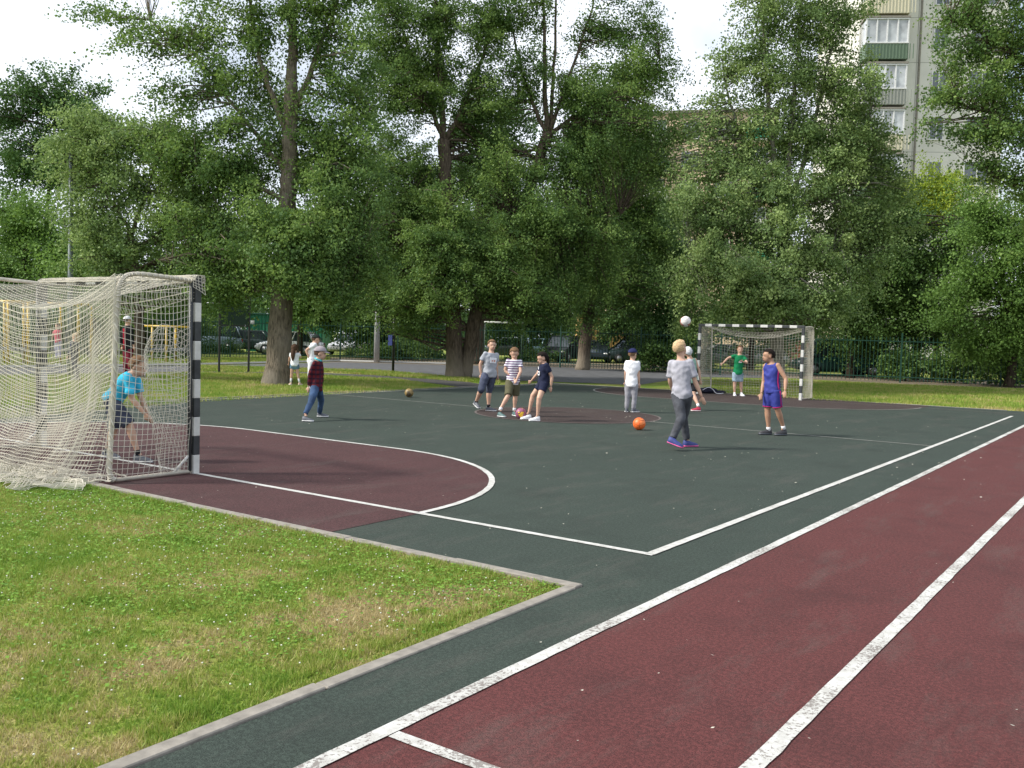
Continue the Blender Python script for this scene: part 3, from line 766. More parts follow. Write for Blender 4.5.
# creeping clover leaves along the kerb
n = 26000
cc = rng.uniform(0, 1, (150, 2)) * np.array([-7.5, -1]) ; cc[:, 1] = -1.2 - rng.random(150) ** 2 * 2.6
idx = rng.integers(0, 150, n); P = cc[idx] + rng.normal(0, .22, (n, 2)); P = P[(P[:, 0] < -.01) & (P[:, 1] < -1.14)]; n = len(P)
sz = rng.uniform(.006, .012, n); ang = rng.uniform(0, 2 * PI, n); zz = rng.uniform(0, .028, n) - .012
ux = np.stack([np.cos(ang), np.sin(ang), rng.uniform(-.4, .4, n)], 1); vx = np.stack([-np.sin(ang), np.cos(ang), rng.uniform(-.4, .4, n)], 1)
c0 = np.stack([P[:, 0], P[:, 1], zz], 1)
V = np.stack([c0 - ux * sz[:, None], c0 - vx * sz[:, None], c0 + ux * sz[:, None], c0 + vx * sz[:, None]], 1)
tclv = leafmat('clover_leaf', ((.055, .105, .015), (.08, .145, .02), (.12, .19, .03)), .3)
tag(quads_obj('clover', V, n, tclv, rng.random(n)), 'low green clover leaves thick along the lawn edge', 'clover', kind='stuff')
# white clover heads
fm = MB()
for i in range(900):
    if i < 600: c = cc[random.randrange(150)] + rng.normal(0, .35, 2)
    else: c = np.array([-rng.random() * 6, -1.3 - rng.random() * 4.5])
    if c[0] > -.12 or c[1] > -1.18: continue
    fm.ell((c[0], c[1], random.uniform(.0, .025)), (.0048, .0048, .004), None, 6, 4)
tag(fm.build('clover_flowers', plain('clover_white', (.72, .72, .62), .8), None, True), 'tiny white clover flowers dotted over the foreground lawn', 'flowers', kind='stuff')
# farther strips of grass
def zone(poly_px, n):
    P = np.array(P2(*poly_px)); lo, hi = P.min(0), P.max(0); out = []
    pts = rng.uniform(lo, hi, (n * 4, 2)); inside = np.zeros(len(pts), bool); j = len(P) - 1
    for i in range(len(P)):
        c = ((P[i, 1] > pts[:, 1]) != (P[j, 1] > pts[:, 1])) & (pts[:, 0] < (P[j, 0] - P[i, 0]) * (pts[:, 1] - P[i, 1]) / (P[j, 1] - P[i, 1] + 1e-12) + P[i, 0])
        inside ^= c; j = i
    return pts[inside][:n]
z1 = zone([(-60, 425), (200, 402), (455, 387.5), (400, 379), (300, 373.5), (200, 372), (-60, 376)], 90000)
tag(blades(z1, rng.uniform(.04, .10, len(z1)), rng.uniform(.012, .03, len(z1)), 'grass_strip'), 'ragged grass strip round the thick tree trunk left of the court', 'grass')
z2 = zone([(672, 379), (690, 391), (815, 400), (1100, 414), (1100, 392), (900, 384), (780, 379)], 60000)
tag(blades(z2, rng.uniform(.05, .11, len(z2)), rng.uniform(.015, .035, len(z2)), 'grass_strip'), 'bright grass strip behind the far goal', 'grass')
z3 = zone([(200, 371), (330, 371.5), (450, 380), (500, 383), (500, 379.5), (460, 377), (380, 370.2), (200, 365)], 20000)
z4 = zone([(-60, 367), (200, 364), (330, 360.5), (330, 357), (200, 357), (-60, 359)], 20000)
z34 = np.concatenate([z3, z4])
tag(blades(z34, rng.uniform(.05, .11, len(z34)), rng.uniform(.02, .04, len(z34)), 'grass_strip'), 'narrow grass verge on both sides of the grey road', 'grass')
# pale fluff and leaf litter on the rubber
n = 650; V = []; 
P = np.stack([rng.uniform(-10, 4, n), rng.uniform(-5, 14, n)], 1)
P = P[~((P[:, 0] < .14) & (P[:, 1] < -1.15))]
for x, y in P:
    s = rng.uniform(.003, .011) * (1.6 if y > 4 else 1); a = rng.uniform(0, 2 * PI)
    u_ = np.array([math.cos(a), math.sin(a), .15]) * s; v_ = np.array([-math.sin(a), math.cos(a), .1]) * s * rng.uniform(.3, .9)
    c = np.array([x, y, .016]); V.append([c - u_, c - v_, c + u_, c + v_])
V = np.array(V)
tag(quads_obj('leaf_litter', V, len(V), plain('pale_litter', (.5, .48, .4), .8), rng.random(len(V))), 'small pale leaf scraps scattered over the rubber court', 'litter', kind='stuff')

# ------------------------------------------------------------------ goals
M_gw = plain('goal_white', (.60, .60, .57), .45, var=.12, scale=12); M_gb = plain('goal_black', (.038, .042, .046), .45, var=.3, scale=12)
M_pipe = plain('goal_pipe', (.52, .48, .40), .55, var=.2, scale=8)
def netmat(name, col):
    t = NT(name); n1 = t.noise(3, 3); t.bsdf(t.ramp(n1, [(.3, tuple(x * .75 for x in col)), (.7, col)]), .85, 0, .2); return t.m
def striped_bar(name, p0, p1, n, first, parent):
    mb = MB(); p0, p1 = np.array(p0, float), np.array(p1, float)
    d = nrm(p1 - p0)
    for i in range(n):
        mb.cur = (i + first) % 2
        a = p0 + (p1 - p0) * i / n; b = p0 + (p1 - p0) * (i + 1) / n
        c = (a + b) / 2; dim = np.where(np.abs(d) > .5, np.linalg.norm(b - a), .074)
        mb.box(c, dim)
    return bevel(mb.build(name, [M_gw, M_gb], parent), .006, 2)
def catr(pts, per=8):
    pts = [np.array(p, float) for p in pts]; out = []
    for i in range(len(pts) - 1):
        p0 = pts[max(i - 1, 0)]; p1 = pts[i]; p2 = pts[i + 1]; p3 = pts[min(i + 2, len(pts) - 1)]
        for k in range(per):
            t = k / per
            out.append(.5 * ((2 * p1) + (-p0 + p2) * t + (2 * p0 - 5 * p1 + 4 * p2 - p3) * t * t + (-p0 + 3 * p1 - 3 * p2 + p3) * t ** 3))
    out.append(pts[-1]); return out
def net_sheet(mb, fn, nu, nv, r, sub=2):
    """strands along both parameters of a surface fn(u,v)"""
    G = [[fn(i / (nu * sub), j / nv) for j in range(nv + 1)] for i in range(nu * sub + 1)]
    for j in range(nv + 1): strand(mb, [G[i][j] for i in range(nu * sub + 1)], r)
    G2 = [[fn(i / nu, j / (nv * sub)) for j in range(nv * sub + 1)] for i in range(nu + 1)]
    for i in range(nu + 1): strand(mb, G2[i], r)
def strand(mb, pts, r):
    P = np.array(pts); T = np.gradient(P, axis=0); T /= np.linalg.norm(T, axis=1)[:, None] + 1e-9
    ref = np.where(np.abs(T[:, 2:3]) < .8, np.array([[0, 0, 1.]]), np.array([[1., 0, 0]]))
    B = np.cross(T, ref); B /= np.linalg.norm(B, axis=1)[:, None] + 1e-9; C = np.cross(T, B)
    rings = [P[i] + r * np.array([B[i], -.5 * B[i] + .87 * C[i], -.5 * B[i] - .87 * C[i]]) for i in range(len(P))]
    mb.loft(rings, False)
def jit(x, y, z, amp, sc=3.0):
    v = mnoise.noise_vector(Vector((x * sc, y * sc, z * sc))); return np.array([x + v.x * amp, y + v.y * amp, z + v.z * amp])
GW = 3.08
# local frame: x from right post (0) to left (-GW), y negative = behind the goal
def goal(name, label, loc, flip, near):
    g = empty(name, loc, PI if flip else 0); tag(g, label, 'goal', 'handball goals at the two ends of the court')
    x0, x1 = 0.0, -GW
    if flip: x0, x1 = GW, 0.0           # after half a turn the goal still spans the same posts
    zt = 2.04
    for x in (x0, x1): striped_bar('post', (x, 0, 0), (x, 0, 2.0), 10, 0, g)
    striped_bar('crossbar', (x1 - .04, 0, zt), (x0 + .04, 0, zt), 15, 1, g)
    dp, db = .86, .98
    for x in (x0, x1):
        xo = x
        pts = catr([(xo, -.05, zt - .015), (xo, -.35, zt), (xo, -dp + .12, zt + .005), (xo, -dp - .01, zt - .1), (xo, -dp - .04, zt - .35), (xo, -dp - .07, .9), (xo, -db + .02, .15), (xo, -db + .06, .03)], 6)
        MB().tube(pts, .023, 10).build('hoop', M_pipe, g, True)
        MB().tube([(xo, -.05, .03), (xo, -db + .08, .03)], .02, 8).build('ground_bar', M_pipe, g, True)
        MB().tube([(xo, -.05, .22), (xo, -.25, .035)], .014, 8).build('brace', M_gw, g, True)
        MB().tube([(xo, -.065, .03), (xo, -.065, zt)], .022, 8).build('stanchion', M_gb, g, True)
    nb = MB()
    if near:
        r = .0027; cell = .048
        # top: front bar to the slack rope between the hoops
        def top(u, v):
            x = x0 - GW * u; sag = 4 * u * (1 - u)
            y = -.02 - (dp - .02) * v; z = zt - .34 * sag * v ** .8 - .05 * math.sin(v * PI)
            return jit(x, y, z, .012)
        net_sheet(nb, top, int(GW / cell), 13, r)
        def back(u, v):
            uu = u ** 1.35; x = x0 - GW * uu; sag = 4 * uu * (1 - uu)
            t = v / .72
            if v < .72:
                z0 = zt - .34 * sag
                z = z0 * (1 - t) + .02 * t - .38 * sag * math.sin(t * PI) * (1 - t) ** .6
                y = -dp - .06 - .08 * t + .14 * math.sin(t * PI) * sag - .26 * t ** 4 * (1 if u > .02 else .5)
                x = x - .30 * t ** 1.5 * math.exp(-uu * 5) * min(1, u * 14)
                fold = .05 * math.sin(uu * 46 + 2 * t) * t * math.exp(-uu * 2.2)
                y += fold
            else:
                w = (v - .72) / .28
                y = -dp - .40 - .62 * w * (1 - .35 * math.sin(uu * 7)) * min(1, .25 + u * 6) + .05 * math.sin(uu * 46 + 2)
                z = .025 + .06 * abs(math.sin(w * 6 + uu * 15)) * (1 - w * .5)
                x = x - .30 * math.exp(-uu * 5) * min(1, u * 14) + .22 * w * math.exp(-uu * 3)
            return jit(x, y, z, .014 if v < .72 else .05, 3 if v < .72 else 6)
        net_sheet(nb, back, int(GW * 1.35 / cell), 62, r, 2)
        net_sheet(nb, lambda u, v: back(min(1, u * .98 + .01), v) + np.array([.02, .045, -.015]), 44, 56, r, 2)
        def heap(u, v):
            x = x0 - .04 - (GW + .5) * u + .12 * math.sin(v * 9 + u * 5); y = -dp + .05 - 1.05 * v * (1 - .12 * math.sin(u * 9)) * min(1, .22 + 3.2 * u)
            z = .03 + .035 * (math.sin(v * PI)) * (1 + .6 * math.sin(u * 23 + v * 6))
            return jit(x, y, z, .055, 7)
        net_sheet(nb, heap, 60, 30, r, 2)
        def side(xs):
            def f(u, v):
                y = -.03 - (dp + .02 + .1 * v) * u
                z = zt - .01 - (zt - .03) * v
                b = .16 * math.sin(u * PI) * math.sin(v * PI) ** .7
                z -= .16 * math.sin(u * PI) * (1 - v) ** 2 * v * 4
                if abs(xs - x0) < .01:
                    return jit(xs + b * .9, y + .03 * math.sin(v * 14) * u * (1 - u), z, .016)
                return jit(xs - b, y, z, .016)
            return f
        net_sheet(nb, side(x0), 18, 34, r); net_sheet(nb, side(x1), 16, 30, r)
        # slack second layer gathered against the near post and hoop
        def layer(u, v):
            y = -.04 - .46 * u - .1 * math.sin(v * 5); z = (1.42 + .12 * math.sin(u * 3)) * (1 - v) + .03
            return jit(x0 - .03 - .12 * math.sin(u * PI) - .03 * math.sin(v * 17 + u * 6), y, z, .02, 5)
        net_sheet(nb, layer, 12, 28, r)
        net_sheet(nb, lambda u, v: jit(x0 - GW * u, -.03 - .06 * math.sin(v * 3), zt - .02 - .14 * v - .22 * 4 * u * (1 - u) * v, .015), 60, 3, r)
        hp_ = catr([(x0, -.05, zt - .015), (x0, -.35, zt), (x0, -dp + .12, zt + .005), (x0, -dp - .01, zt - .1), (x0, -dp - .04, zt - .35), (x0, -dp - .07, .9), (x0, -db + .02, .15), (x0, -db + .06, .03)], 24)
        for ph in (0, 2.1, 4.2):
            strand(nb, [q + .031 * np.array([math.cos(i * .55 + ph), math.sin(i * .55 + ph) * .7, math.sin(i * .55 + ph) * .7]) for i, q in enumerate(hp_)], .006)
        # loose corner of net over the post top
        def corner(u, v):
            return jit(x0 + .05 + .02 * v, .055 - .14 * u, zt + .045 - .20 * v * (1 - .4 * u), .012, 8)
        net_sheet(nb, corner, 4, 5, r)
        def lip(u, v):
            a = v * 3.6 - .6
            return jit(x0 + .04 - (GW + .08) * u, .055 * math.cos(a), zt + .055 * math.sin(a) - .01, .006, 9)
        net_sheet(nb, lip, 110, 15, .0042)
        net_sheet(nb, lambda u, v: lip(u, v) * np.array([1, 1.1, 1]) + np.array([.02, 0, .004]), 90, 8, r)
        net = nb.build('net', netmat('cream_net', (.74, .70, .60)), g)
    else:
        r = .0035; cell = .085
        def top(u, v):
            x = x0 - GW * u; sag = 4 * u * (1 - u); return jit(x, -.02 - (dp + .02) * v, zt - .02 - .20 * sag * v - .22 * sag * math.sin(v * PI), .012)
        net_sheet(nb, top, 34, 10, r, 1)
        def back(u, v):
            x = x0 - GW * u; sag = 4 * u * (1 - u)
            return jit(x, -dp - .05 - .1 * v + .12 * math.sin(v * PI) * sag, (zt - .2 * sag) * (1 - v) + .02, .02)
        net_sheet(nb, back, 36, 24, r, 1)
        for xs in (x0, x1):
            sg = 1 if xs == x0 else -1
            def side(u, v, xs=xs, sg=sg): return jit(xs + sg * .03 * math.sin(u * PI), -.03 - (dp + .12 * v) * u, zt - .01 - (zt - .03) * v, .015)
            net_sheet(nb, side, 16, 34, r, 1)
            def side2(u, v, xs=xs, sg=sg): return side(u * .9 + .04, v * .97 + .02) + np.array([sg * .03, 0, 0])
            net_sheet(nb, side2, 14, 30, r, 1)
        net = nb.build('net', netmat('grey_net', (.46, .44, .37)), g)
    return g
goal('handball_goal', 'near goal with cream net spilling onto the grass', (-A, 0, 0), False, True)
goal('handball_goal', 'far goal with grey net at the end of the court', (-A, L, 0), True, False)

# bag lying beside the far goal
bp = unp(708, 393.5, 0)
bg_ = empty('sports_bag', (bp[0], bp[1], .004), -YAW + .1); tag(bg_, 'dark sports bag lying flat beside the left post of the far goal', 'bag')
mb = MB(); mb.ell((0, 0, .09), (.30, .14, .09), None, 20, 12); mb.ell((.34, .03, .05), (.24, .1, .05), None, 16, 10); mb.ell((-.24, .05, .08), (.15, .12, .08), None, 16, 10)
remesh(mb, 'bag_body', fabric('bag_navy', (.02, .022, .04)), .015, 2, .01, 8, bg_)
MB().tube(catr([(-.2, -.1, .1), (-.05, -.16, .19), (.1, -.13, .13), (.2, -.18, .02), (.42, -.16, .02)]), .012, 6).build('strap', fabric('bag_strap', (.6, .6, .65)), bg_, True)

# ------------------------------------------------------------------ trees
def barkmat(name, col, pale=None, foot=False):
    t = NT(name); co = t.coord(); mp = t.n('ShaderNodeMapping', {'Vector': co, 'Scale': (6, 6, 1.1)}); n1 = t.noise(3.2, 6, mp.outputs[0], .65); n2 = t.noise(.8, 3, co)
    c = t.ramp(n1, [(.34, tuple(x * .35 for x in col)), (.55, col), (.75, tuple(x * 1.5 for x in col))])
    if pale: c = t.mix(t.math('MULTIPLY', t.ramp(n2, [(.45, (0, 0, 0)), (.6, (1, 1, 1))]), .5), c, pale)
    if foot:
        hz_ = t.math('MULTIPLY', t.math('ADD', t.sep(co)[2], t.math('MULTIPLY', n2, .9)), .5)
        c = t.mix(t.ramp(hz_, [(.0, (.75, .75, .75)), (1.0, (.0, .0, .0))] if 0 else [(.32, (.7, .7, .7)), (.78, (0, 0, 0))]), c, (.30, .26, .20))
    t.bsdf(c, .95, 0, .15, t.bump(n1, .9, .06)); return t.m
BARK = barkmat('bark', (.135, .105, .08)); BARK_P = barkmat('bark_pale', (.19, .16, .12), (.26, .235, .19)); BARK_D = barkmat('bark_dark', (.07, .055, .042)); BARK_B = barkmat('bark_pale_foot', (.135, .105, .08), foot=True)
LEAFM = {
    'poplar': leafmat('leaf_poplar', ((.034, .060, .024), (.064, .106, .034), (.140, .185, .055)), .40),
    'silver': leafmat('leaf_silver', ((.052, .080, .036), (.092, .130, .052), (.19, .225, .095)), .36),
    'dark': leafmat('leaf_dark', ((.022, .045, .018), (.036, .070, .024), (.060, .105, .034)), .25),
    'mid': leafmat('leaf_mid', ((.042, .076, .020), (.066, .112, .028), (.105, .160, .042)), .36),
    'yellow': leafmat('leaf_yellow', ((.10, .135, .018), (.16, .19, .022), (.23, .25, .035)), .45),
    'bush': leafmat('leaf_bush', ((.022, .042, .012), (.036, .066, .017), (.065, .105, .028)), .25),
}
NLEAF = [0]
def tree(label, D, limbs, clumps, leaf='poplar', size=.078, lai=6.0, bark=BARK, sub_r=.48, group=None, name='poplar_tree', base=None, seed=None):
    """limbs: [(radius0, radius1, [(u, v[, depth shift])...])], clumps: [(u, v, ru, rv[, depth shift[, density]])] read in the photograph at distance D"""
    b0 = limbs[0][2][0]; bw = unp(b0[0], b0[1], -.04) if base is None else np.array(base)
    if base is None: D = depth_of(bw)
    root = empty(name, bw); tag(root, label, 'tree' if 'bush' not in name else 'bush', group)
    mpp = D / F
    def W3(q, default=0): return unp(q[0], q[1], depth=D + (q[2] if len(q) > 2 else default)) - bw
    tr = MB(); nodes = []
    main = None
    for li, (r0, r1, pts) in enumerate(limbs):
        P = [W3(p) for p in pts]
        if li == 0: P[0] = np.array([0, 0, -.1])
        C = catr(P, 5); n_ = len(C); C = [c + (rng.normal(0, .02, 3) if 0 < i < n_ - 1 else 0) for i, c in enumerate(C)]
        rad = [r0 + (r1 - r0) * (i / (n_ - 1)) ** .8 for i in range(n_)]
        if li == 0:
            for i, c in enumerate(C): rad[i] *= 1 + .22 * math.exp(-max(0, c[2]) / .3)
        nseg = 14 if r0 > .15 else 8
        tr.tube(C, rad, nseg)
        for i in range(2 if li else n_ // 3, n_): nodes.append((C[i], rad[i]))
    NP = np.array([q[0] for q in nodes]); NR = np.array([q[1] for q in nodes])
    centres = []; cnts = []; srs = []
    for cl in clumps:
        u, v, ru, rv = cl[:4]; dd = cl[4] if len(cl) > 4 else 0; den = cl[5] if len(cl) > 5 else 1
        c = W3((u, v, dd)); R = np.array([ru * mpp, rv * mpp]); rd = (R[0] + R[1]) / 2
        area = PI * R[0] * R[1]
        ns = max(6, int(area / (sub_r ** 2) * 2.2))
        q = rng.normal(0, 1, (ns, 3)); q /= np.linalg.norm(q, axis=1)[:, None]; q *= (rng.random(ns) ** .5 * rng.uniform(.75, 1.3, ns))[:, None]
        pts = c + q[:, :1] * R[0] * RGT + q[:, 1:2] * rd * FWDH + q[:, 2:3] * R[1] * np.array([0, 0, 1])
        nl = lai * den * area / (.5 * size * size)
        for p in pts:
            centres.append(p); cnts.append(max(6, int(nl / ns * rng.uniform(.25, 1.75)))); srs.append(sub_r * rng.uniform(.65, 1.25))
    # twigs from the closest limb node
    dirs_ = []
    for p in centres:
        d = np.linalg.norm(NP - p, axis=1) + np.where(NP[:, 2] > p[2] + .3, 1.5, 0) + np.where(NR > .15, 1.3, 0); i = int(d.argmin()); s = NP[i]
        mid = (s + p) / 2 + np.array([0, 0, .12 * d[i]]) * rng.uniform(-.3, 1) + rng.normal(0, .06 * d[i], 3)
        dv = nrm(p - s + np.array([0, 0, -.15 * d[i]]) + rng.normal(0, .25 * d[i] + .05, 3)); dirs_.append(dv)
        rad = min(NR[i] * .7, .012 + .012 * d[i])
        tr.tube([s, (s + mid) / 2 + rng.normal(0, .02, 3), mid, p], [rad, rad * .8, rad * .6, rad * .25], 5, False)
    tr.build('trunk', bark, root, True)
    C = np.repeat(np.array(centres), cnts, 0); S = np.repeat(np.array(srs), cnts); n = len(C)
    DV = np.repeat(np.array(dirs_), cnts, 0)
    al = np.clip(rng.normal(-.15, .85, n), -1.7, 1.6)
    off = np.clip(rng.normal(0, 1, (n, 3)), -2.1, 2.1) * np.array([.34, .34, .24]) * (1.15 - .35 * np.clip(al, -1, 2))[:, None]
    P = C + (off + DV * al[:, None]) * S[:, None]
    P[:, 2] -= .10 * np.clip(al, 0, 2) ** 2 * S
    CR = np.repeat(rng.random(len(centres)), cnts)
    P[:, 2] = np.maximum(P[:, 2], .15)
    sz = size * rng.uniform(.65, 1.3, n)
    ax = rng.normal(0, 1, (n, 3)); ax[:, 2] -= .5; ax /= np.linalg.norm(ax, axis=1)[:, None]
    nn = rng.normal(0, 1, (n, 3)); nn[:, 2] += .6; sdv = np.cross(ax, nn); sdv /= np.linalg.norm(sdv, axis=1)[:, None] + 1e-9
    V = np.stack([P, P + ax * (sz * .42)[:, None] + sdv * (sz * .40)[:, None], P + ax * sz[:, None], P + ax * (sz * .42)[:, None] - sdv * (sz * .40)[:, None]], 1)
    cr = quads_obj('crown', V, n, LEAFM[leaf], CR * .6 + rng.random(n) * .4); cr.parent = root
    NLEAF[0] += n
    return root

# big poplar by the left side of the court
tree('huge poplar with thick bare grey trunk standing just left of the court', 0,
     [(.40, .17, [(277, 385), (279, 340), (283, 285), (286, 230), (289, 180), (290, 130), (291, 80)]),
      (.17, .06, [(291, 82), (293, 30), (290, -30), (292, -110)]), (.11, .03, [(289, 130), (305, 85), (322, 40), (336, 5), (350, -60)]),
      (.10, .03, [(289, 140), (272, 95), (258, 50), (250, 0), (240, -50)]), (.08, .02, [(288, 175), (260, 140), (225, 95), (195, 55), (150, 20)]),
      (.08, .02, [(287, 200), (250, 185), (205, 175), (160, 160)]), (.08, .02, [(288, 190), (320, 165), (350, 140), (370, 110)]),
      (.09, .02, [(285, 240), (240, 235), (200, 250), (160, 260)]), (.09, .02, [(285, 250), (325, 240), (360, 255)])],
     [(108, 14, 38, 14, 0, .55), (150, 45, 42, 22, 0, .65), (200, 28, 42, 26, 0, .8), (250, 20, 35, 35, 0, .75), (310, 20, 45, 40, 0, .9), (345, 70, 32, 45, 0, .9), (225, 78, 40, 24, 0, .7), (180, 100, 42, 16, 0, .7),
      (240, 135, 42, 26, 0, .8), (320, 115, 38, 32, 0, .9), (200, 165, 45, 24, 0, .9), (260, 190, 32, 26, 1, .7), (330, 190, 42, 40), (220, 225, 55, 30), (345, 255, 45, 35), (285, 262, 34, 30, -1.5, .9), (245, 275, 42, 26), (312, 282, 34, 20, -1),
      (225, 293, 34, 16), (340, 292, 30, 18), (270, -60, 90, 50, 0, .9), (180, -50, 60, 30, 0, .6), (350, -30, 50, 40, 0, .8), (290, -150, 80, 60, 0, .6), (300, 150, 42, 34, 1, .9), (255, 228, 36, 30, -1.2), (292, 240, 40, 30, -1.5), (320, 225, 36, 30, -1), (235, 178, 36, 32), (170, 140, 34, 24, 0, .9), (350, 150, 34, 36), (215, 265, 40, 26), (262, 95, 30, 30, 1, .7), (370, 200, 34, 34)],
     bark=BARK_P)
tree('pollarded double poplar with two thick leaning trunks, tallest behind the three players', 0,
     [(.32, .22, [(455, 378), (454, 340), (452, 290), (448, 230), (445, 180), (444, 140)]),
      (.27, .19, [(464, 378, .3), (473, 330), (484, 285), (500, 245), (522, 205), (538, 165), (548, 132)]),
      (.14, .03, [(444, 142), (440, 80), (436, 10), (432, -60)]), (.10, .03, [(444, 142), (425, 90), (405, 40), (390, -20)]), (.10, .03, [(446, 140), (470, 90), (490, 30), (500, -30)]),
      (.12, .03, [(547, 133), (545, 80), (544, 20), (543, -60)]), (.09, .02, [(549, 132), (553, 80), (556, 10), (558, -50)]), (.09, .02, [(549, 134), (566, 85), (585, 30), (600, -20)]), (.09, .02, [(550, 134), (590, 105), (630, 85), (660, 60)]),
      (.09, .02, [(546, 135), (528, 90), (515, 40), (505, 0)]), (.09, .02, [(450, 250), (415, 215), (385, 190), (365, 160)]), (.08, .02, [(505, 240), (540, 235), (585, 225), (620, 215)])],
     [(395, 20, 38, 45, 0, .85), (400, 100, 42, 40), (440, 20, 35, 35, 0, .9), (430, 80, 40, 35, 1, .85), (480, 90, 40, 38), (495, 25, 35, 38), (525, 80, 26, 35, 0, .9), (530, 10, 26, 24, 0, .7), (575, 95, 38, 26, 0, .95), (610, 35, 32, 35, 0, .85),
      (640, 75, 34, 38, 0, .95), (655, 25, 22, 22, 0, .6), (610, 130, 42, 35), (650, 130, 24, 30, 0, .8), (400, 170, 45, 38), (375, 235, 45, 40), (430, 190, 38, 30, 1.5), (490, 160, 38, 36, 1.5), (440, 245, 50, 30, -1.5), (500, 215, 40, 30, 2), (500, 265, 50, 30, -1.5), (560, 180, 42, 36), (590, 230, 42, 36),
      (545, 270, 42, 34), (415, 300, 50, 26, -1), (380, 290, 40, 26), (470, 300, 30, 18, 2), (530, 305, 34, 20), (450, -60, 100, 45, 0, .7), (590, -50, 70, 35, 0, .6), (520, -130, 90, 60, 0, .5), (450, 212, 34, 26, -1.5), (492, 235, 30, 24, -1.5), (545, 215, 36, 30, -1.5), (470, 262, 40, 26, -1.5), (436, 288, 42, 24, -2), (512, 292, 38, 20, -1.5), (400, 60, 34, 30), (475, 130, 30, 24, 1, .8), (500, 175, 26, 26, -1), (410, 215, 40, 30), (575, 150, 34, 28), (560, 310, 30, 14), (600, 270, 34, 26), (640, 165, 28, 24, 0, .8), (410, 330, 24, 8)], bark=BARK_B)
tree('tall poplar with straight pale trunk behind the parked cars, right of the three players', 0,
     [(.33, .2, [(582, 370), (586, 335), (590, 300), (594, 260), (600, 215), (606, 160)]), (.14, .04, [(606, 162), (620, 110), (630, 60)]), (.12, .03, [(604, 180), (585, 130), (575, 90)]), (.1, .03, [(596, 250), (625, 225), (650, 215)])],
     [(605, 190, 45, 40), (635, 165, 32, 34), (570, 220, 34, 34), (630, 230, 34, 30), (610, 275, 42, 30), (560, 285, 36, 28), (640, 290, 30, 26), (615, 110, 40, 40), (590, 315, 30, 10, 0, .6), (645, 190, 20, 30), (655, 240, 24, 30), (580, 250, 34, 28), (600, 150, 38, 34)], size=.11, sub_r=.75, leaf='poplar', bark=BARK_B)
tree('poplar with ochre lower trunk partly hidden behind the pollarded double trunk', 0,
     [(.40, .2, [(477, 364), (479, 330), (483, 290), (480, 240), (478, 200)]), (.1, .03, [(478, 200), (500, 150), (510, 110)]), (.1, .03, [(479, 210), (455, 160), (450, 120)])],
     [(480, 180, 45, 40), (450, 230, 40, 36), (520, 230, 40, 40), (480, 275, 40, 30), (430, 280, 34, 30), (500, 130, 40, 40)], size=.12, sub_r=.85, leaf='dark')
tree('broad multi-stemmed silvery poplar rising behind the far goal', 0,
     [(.26, .20, [(778, 389), (777, 350), (778, 310), (782, 260), (785, 212)]),
      (.12, .03, [(784, 214), (774, 160), (768, 100), (763, 30), (760, -30)]), (.11, .03, [(785, 212), (790, 150), (795, 90), (800, 20), (803, -40)]), (.11, .03, [(786, 212), (808, 150), (822, 90), (835, 30)]),
      (.10, .02, [(783, 220), (760, 185), (742, 140), (728, 95), (722, 60)]), (.09, .02, [(786, 220), (820, 190), (850, 150), (870, 120)]), (.08, .02, [(780, 260), (745, 245), (715, 255), (690, 265)]), (.08, .02, [(781, 265), (820, 250), (850, 255)])],
     [(765, 10, 32, 30, 0, .85), (800, 30, 38, 32, 0, .85), (840, 20, 28, 32, 0, .8), (762, 70, 30, 34, 0, .8), (805, 85, 38, 30, 0, .8), (850, 90, 32, 35), (728, 75, 18, 30, 0, .5), (712, 105, 20, 22, 0, .45), (745, 125, 34, 26, 0, .7), (700, 160, 34, 26, 0, .35), (780, 150, 34, 24, 1, .55), (835, 140, 38, 30),
      (855, 150, 26, 34), (820, 185, 38, 30), (860, 205, 34, 34), (735, 200, 38, 30, 0, .9), (700, 215, 32, 26), (770, 225, 44, 26, -1), (715, 258, 40, 30, -1), (760, 268, 44, 30, -2), (810, 260, 40, 30, -1), (855, 265, 34, 32), (730, 300, 40, 26, -1), (690, 290, 22, 26), (785, 300, 42, 22, -2), (835, 305, 34, 20, -1), (800, -50, 70, 40, 0, .6), (715, 140, 28, 26, 0, .45), (750, 165, 36, 26, 0, .8), (775, 188, 36, 24, -1), (680, 130, 22, 22, 1, .6), (700, 200, 34, 20, -1, .8), (880, 230, 26, 26), (660, 165, 20, 24, 1, .4), (828, 225, 30, 26, 1), (876, 128, 22, 22, 0, .8), (884, 165, 22, 24), (898, 190, 18, 18, 0, .8), (840, 245, 26, 20, 2), (745, 60, 22, 26, 0, .6), (800, 130, 34, 26), (690, 320, 22, 16), (760, 325, 36, 10, 2), (820, 320, 34, 10, 1)],
     leaf='silver', bark=barkmat('bark_silver', (.24, .23, .19)), size=.085)
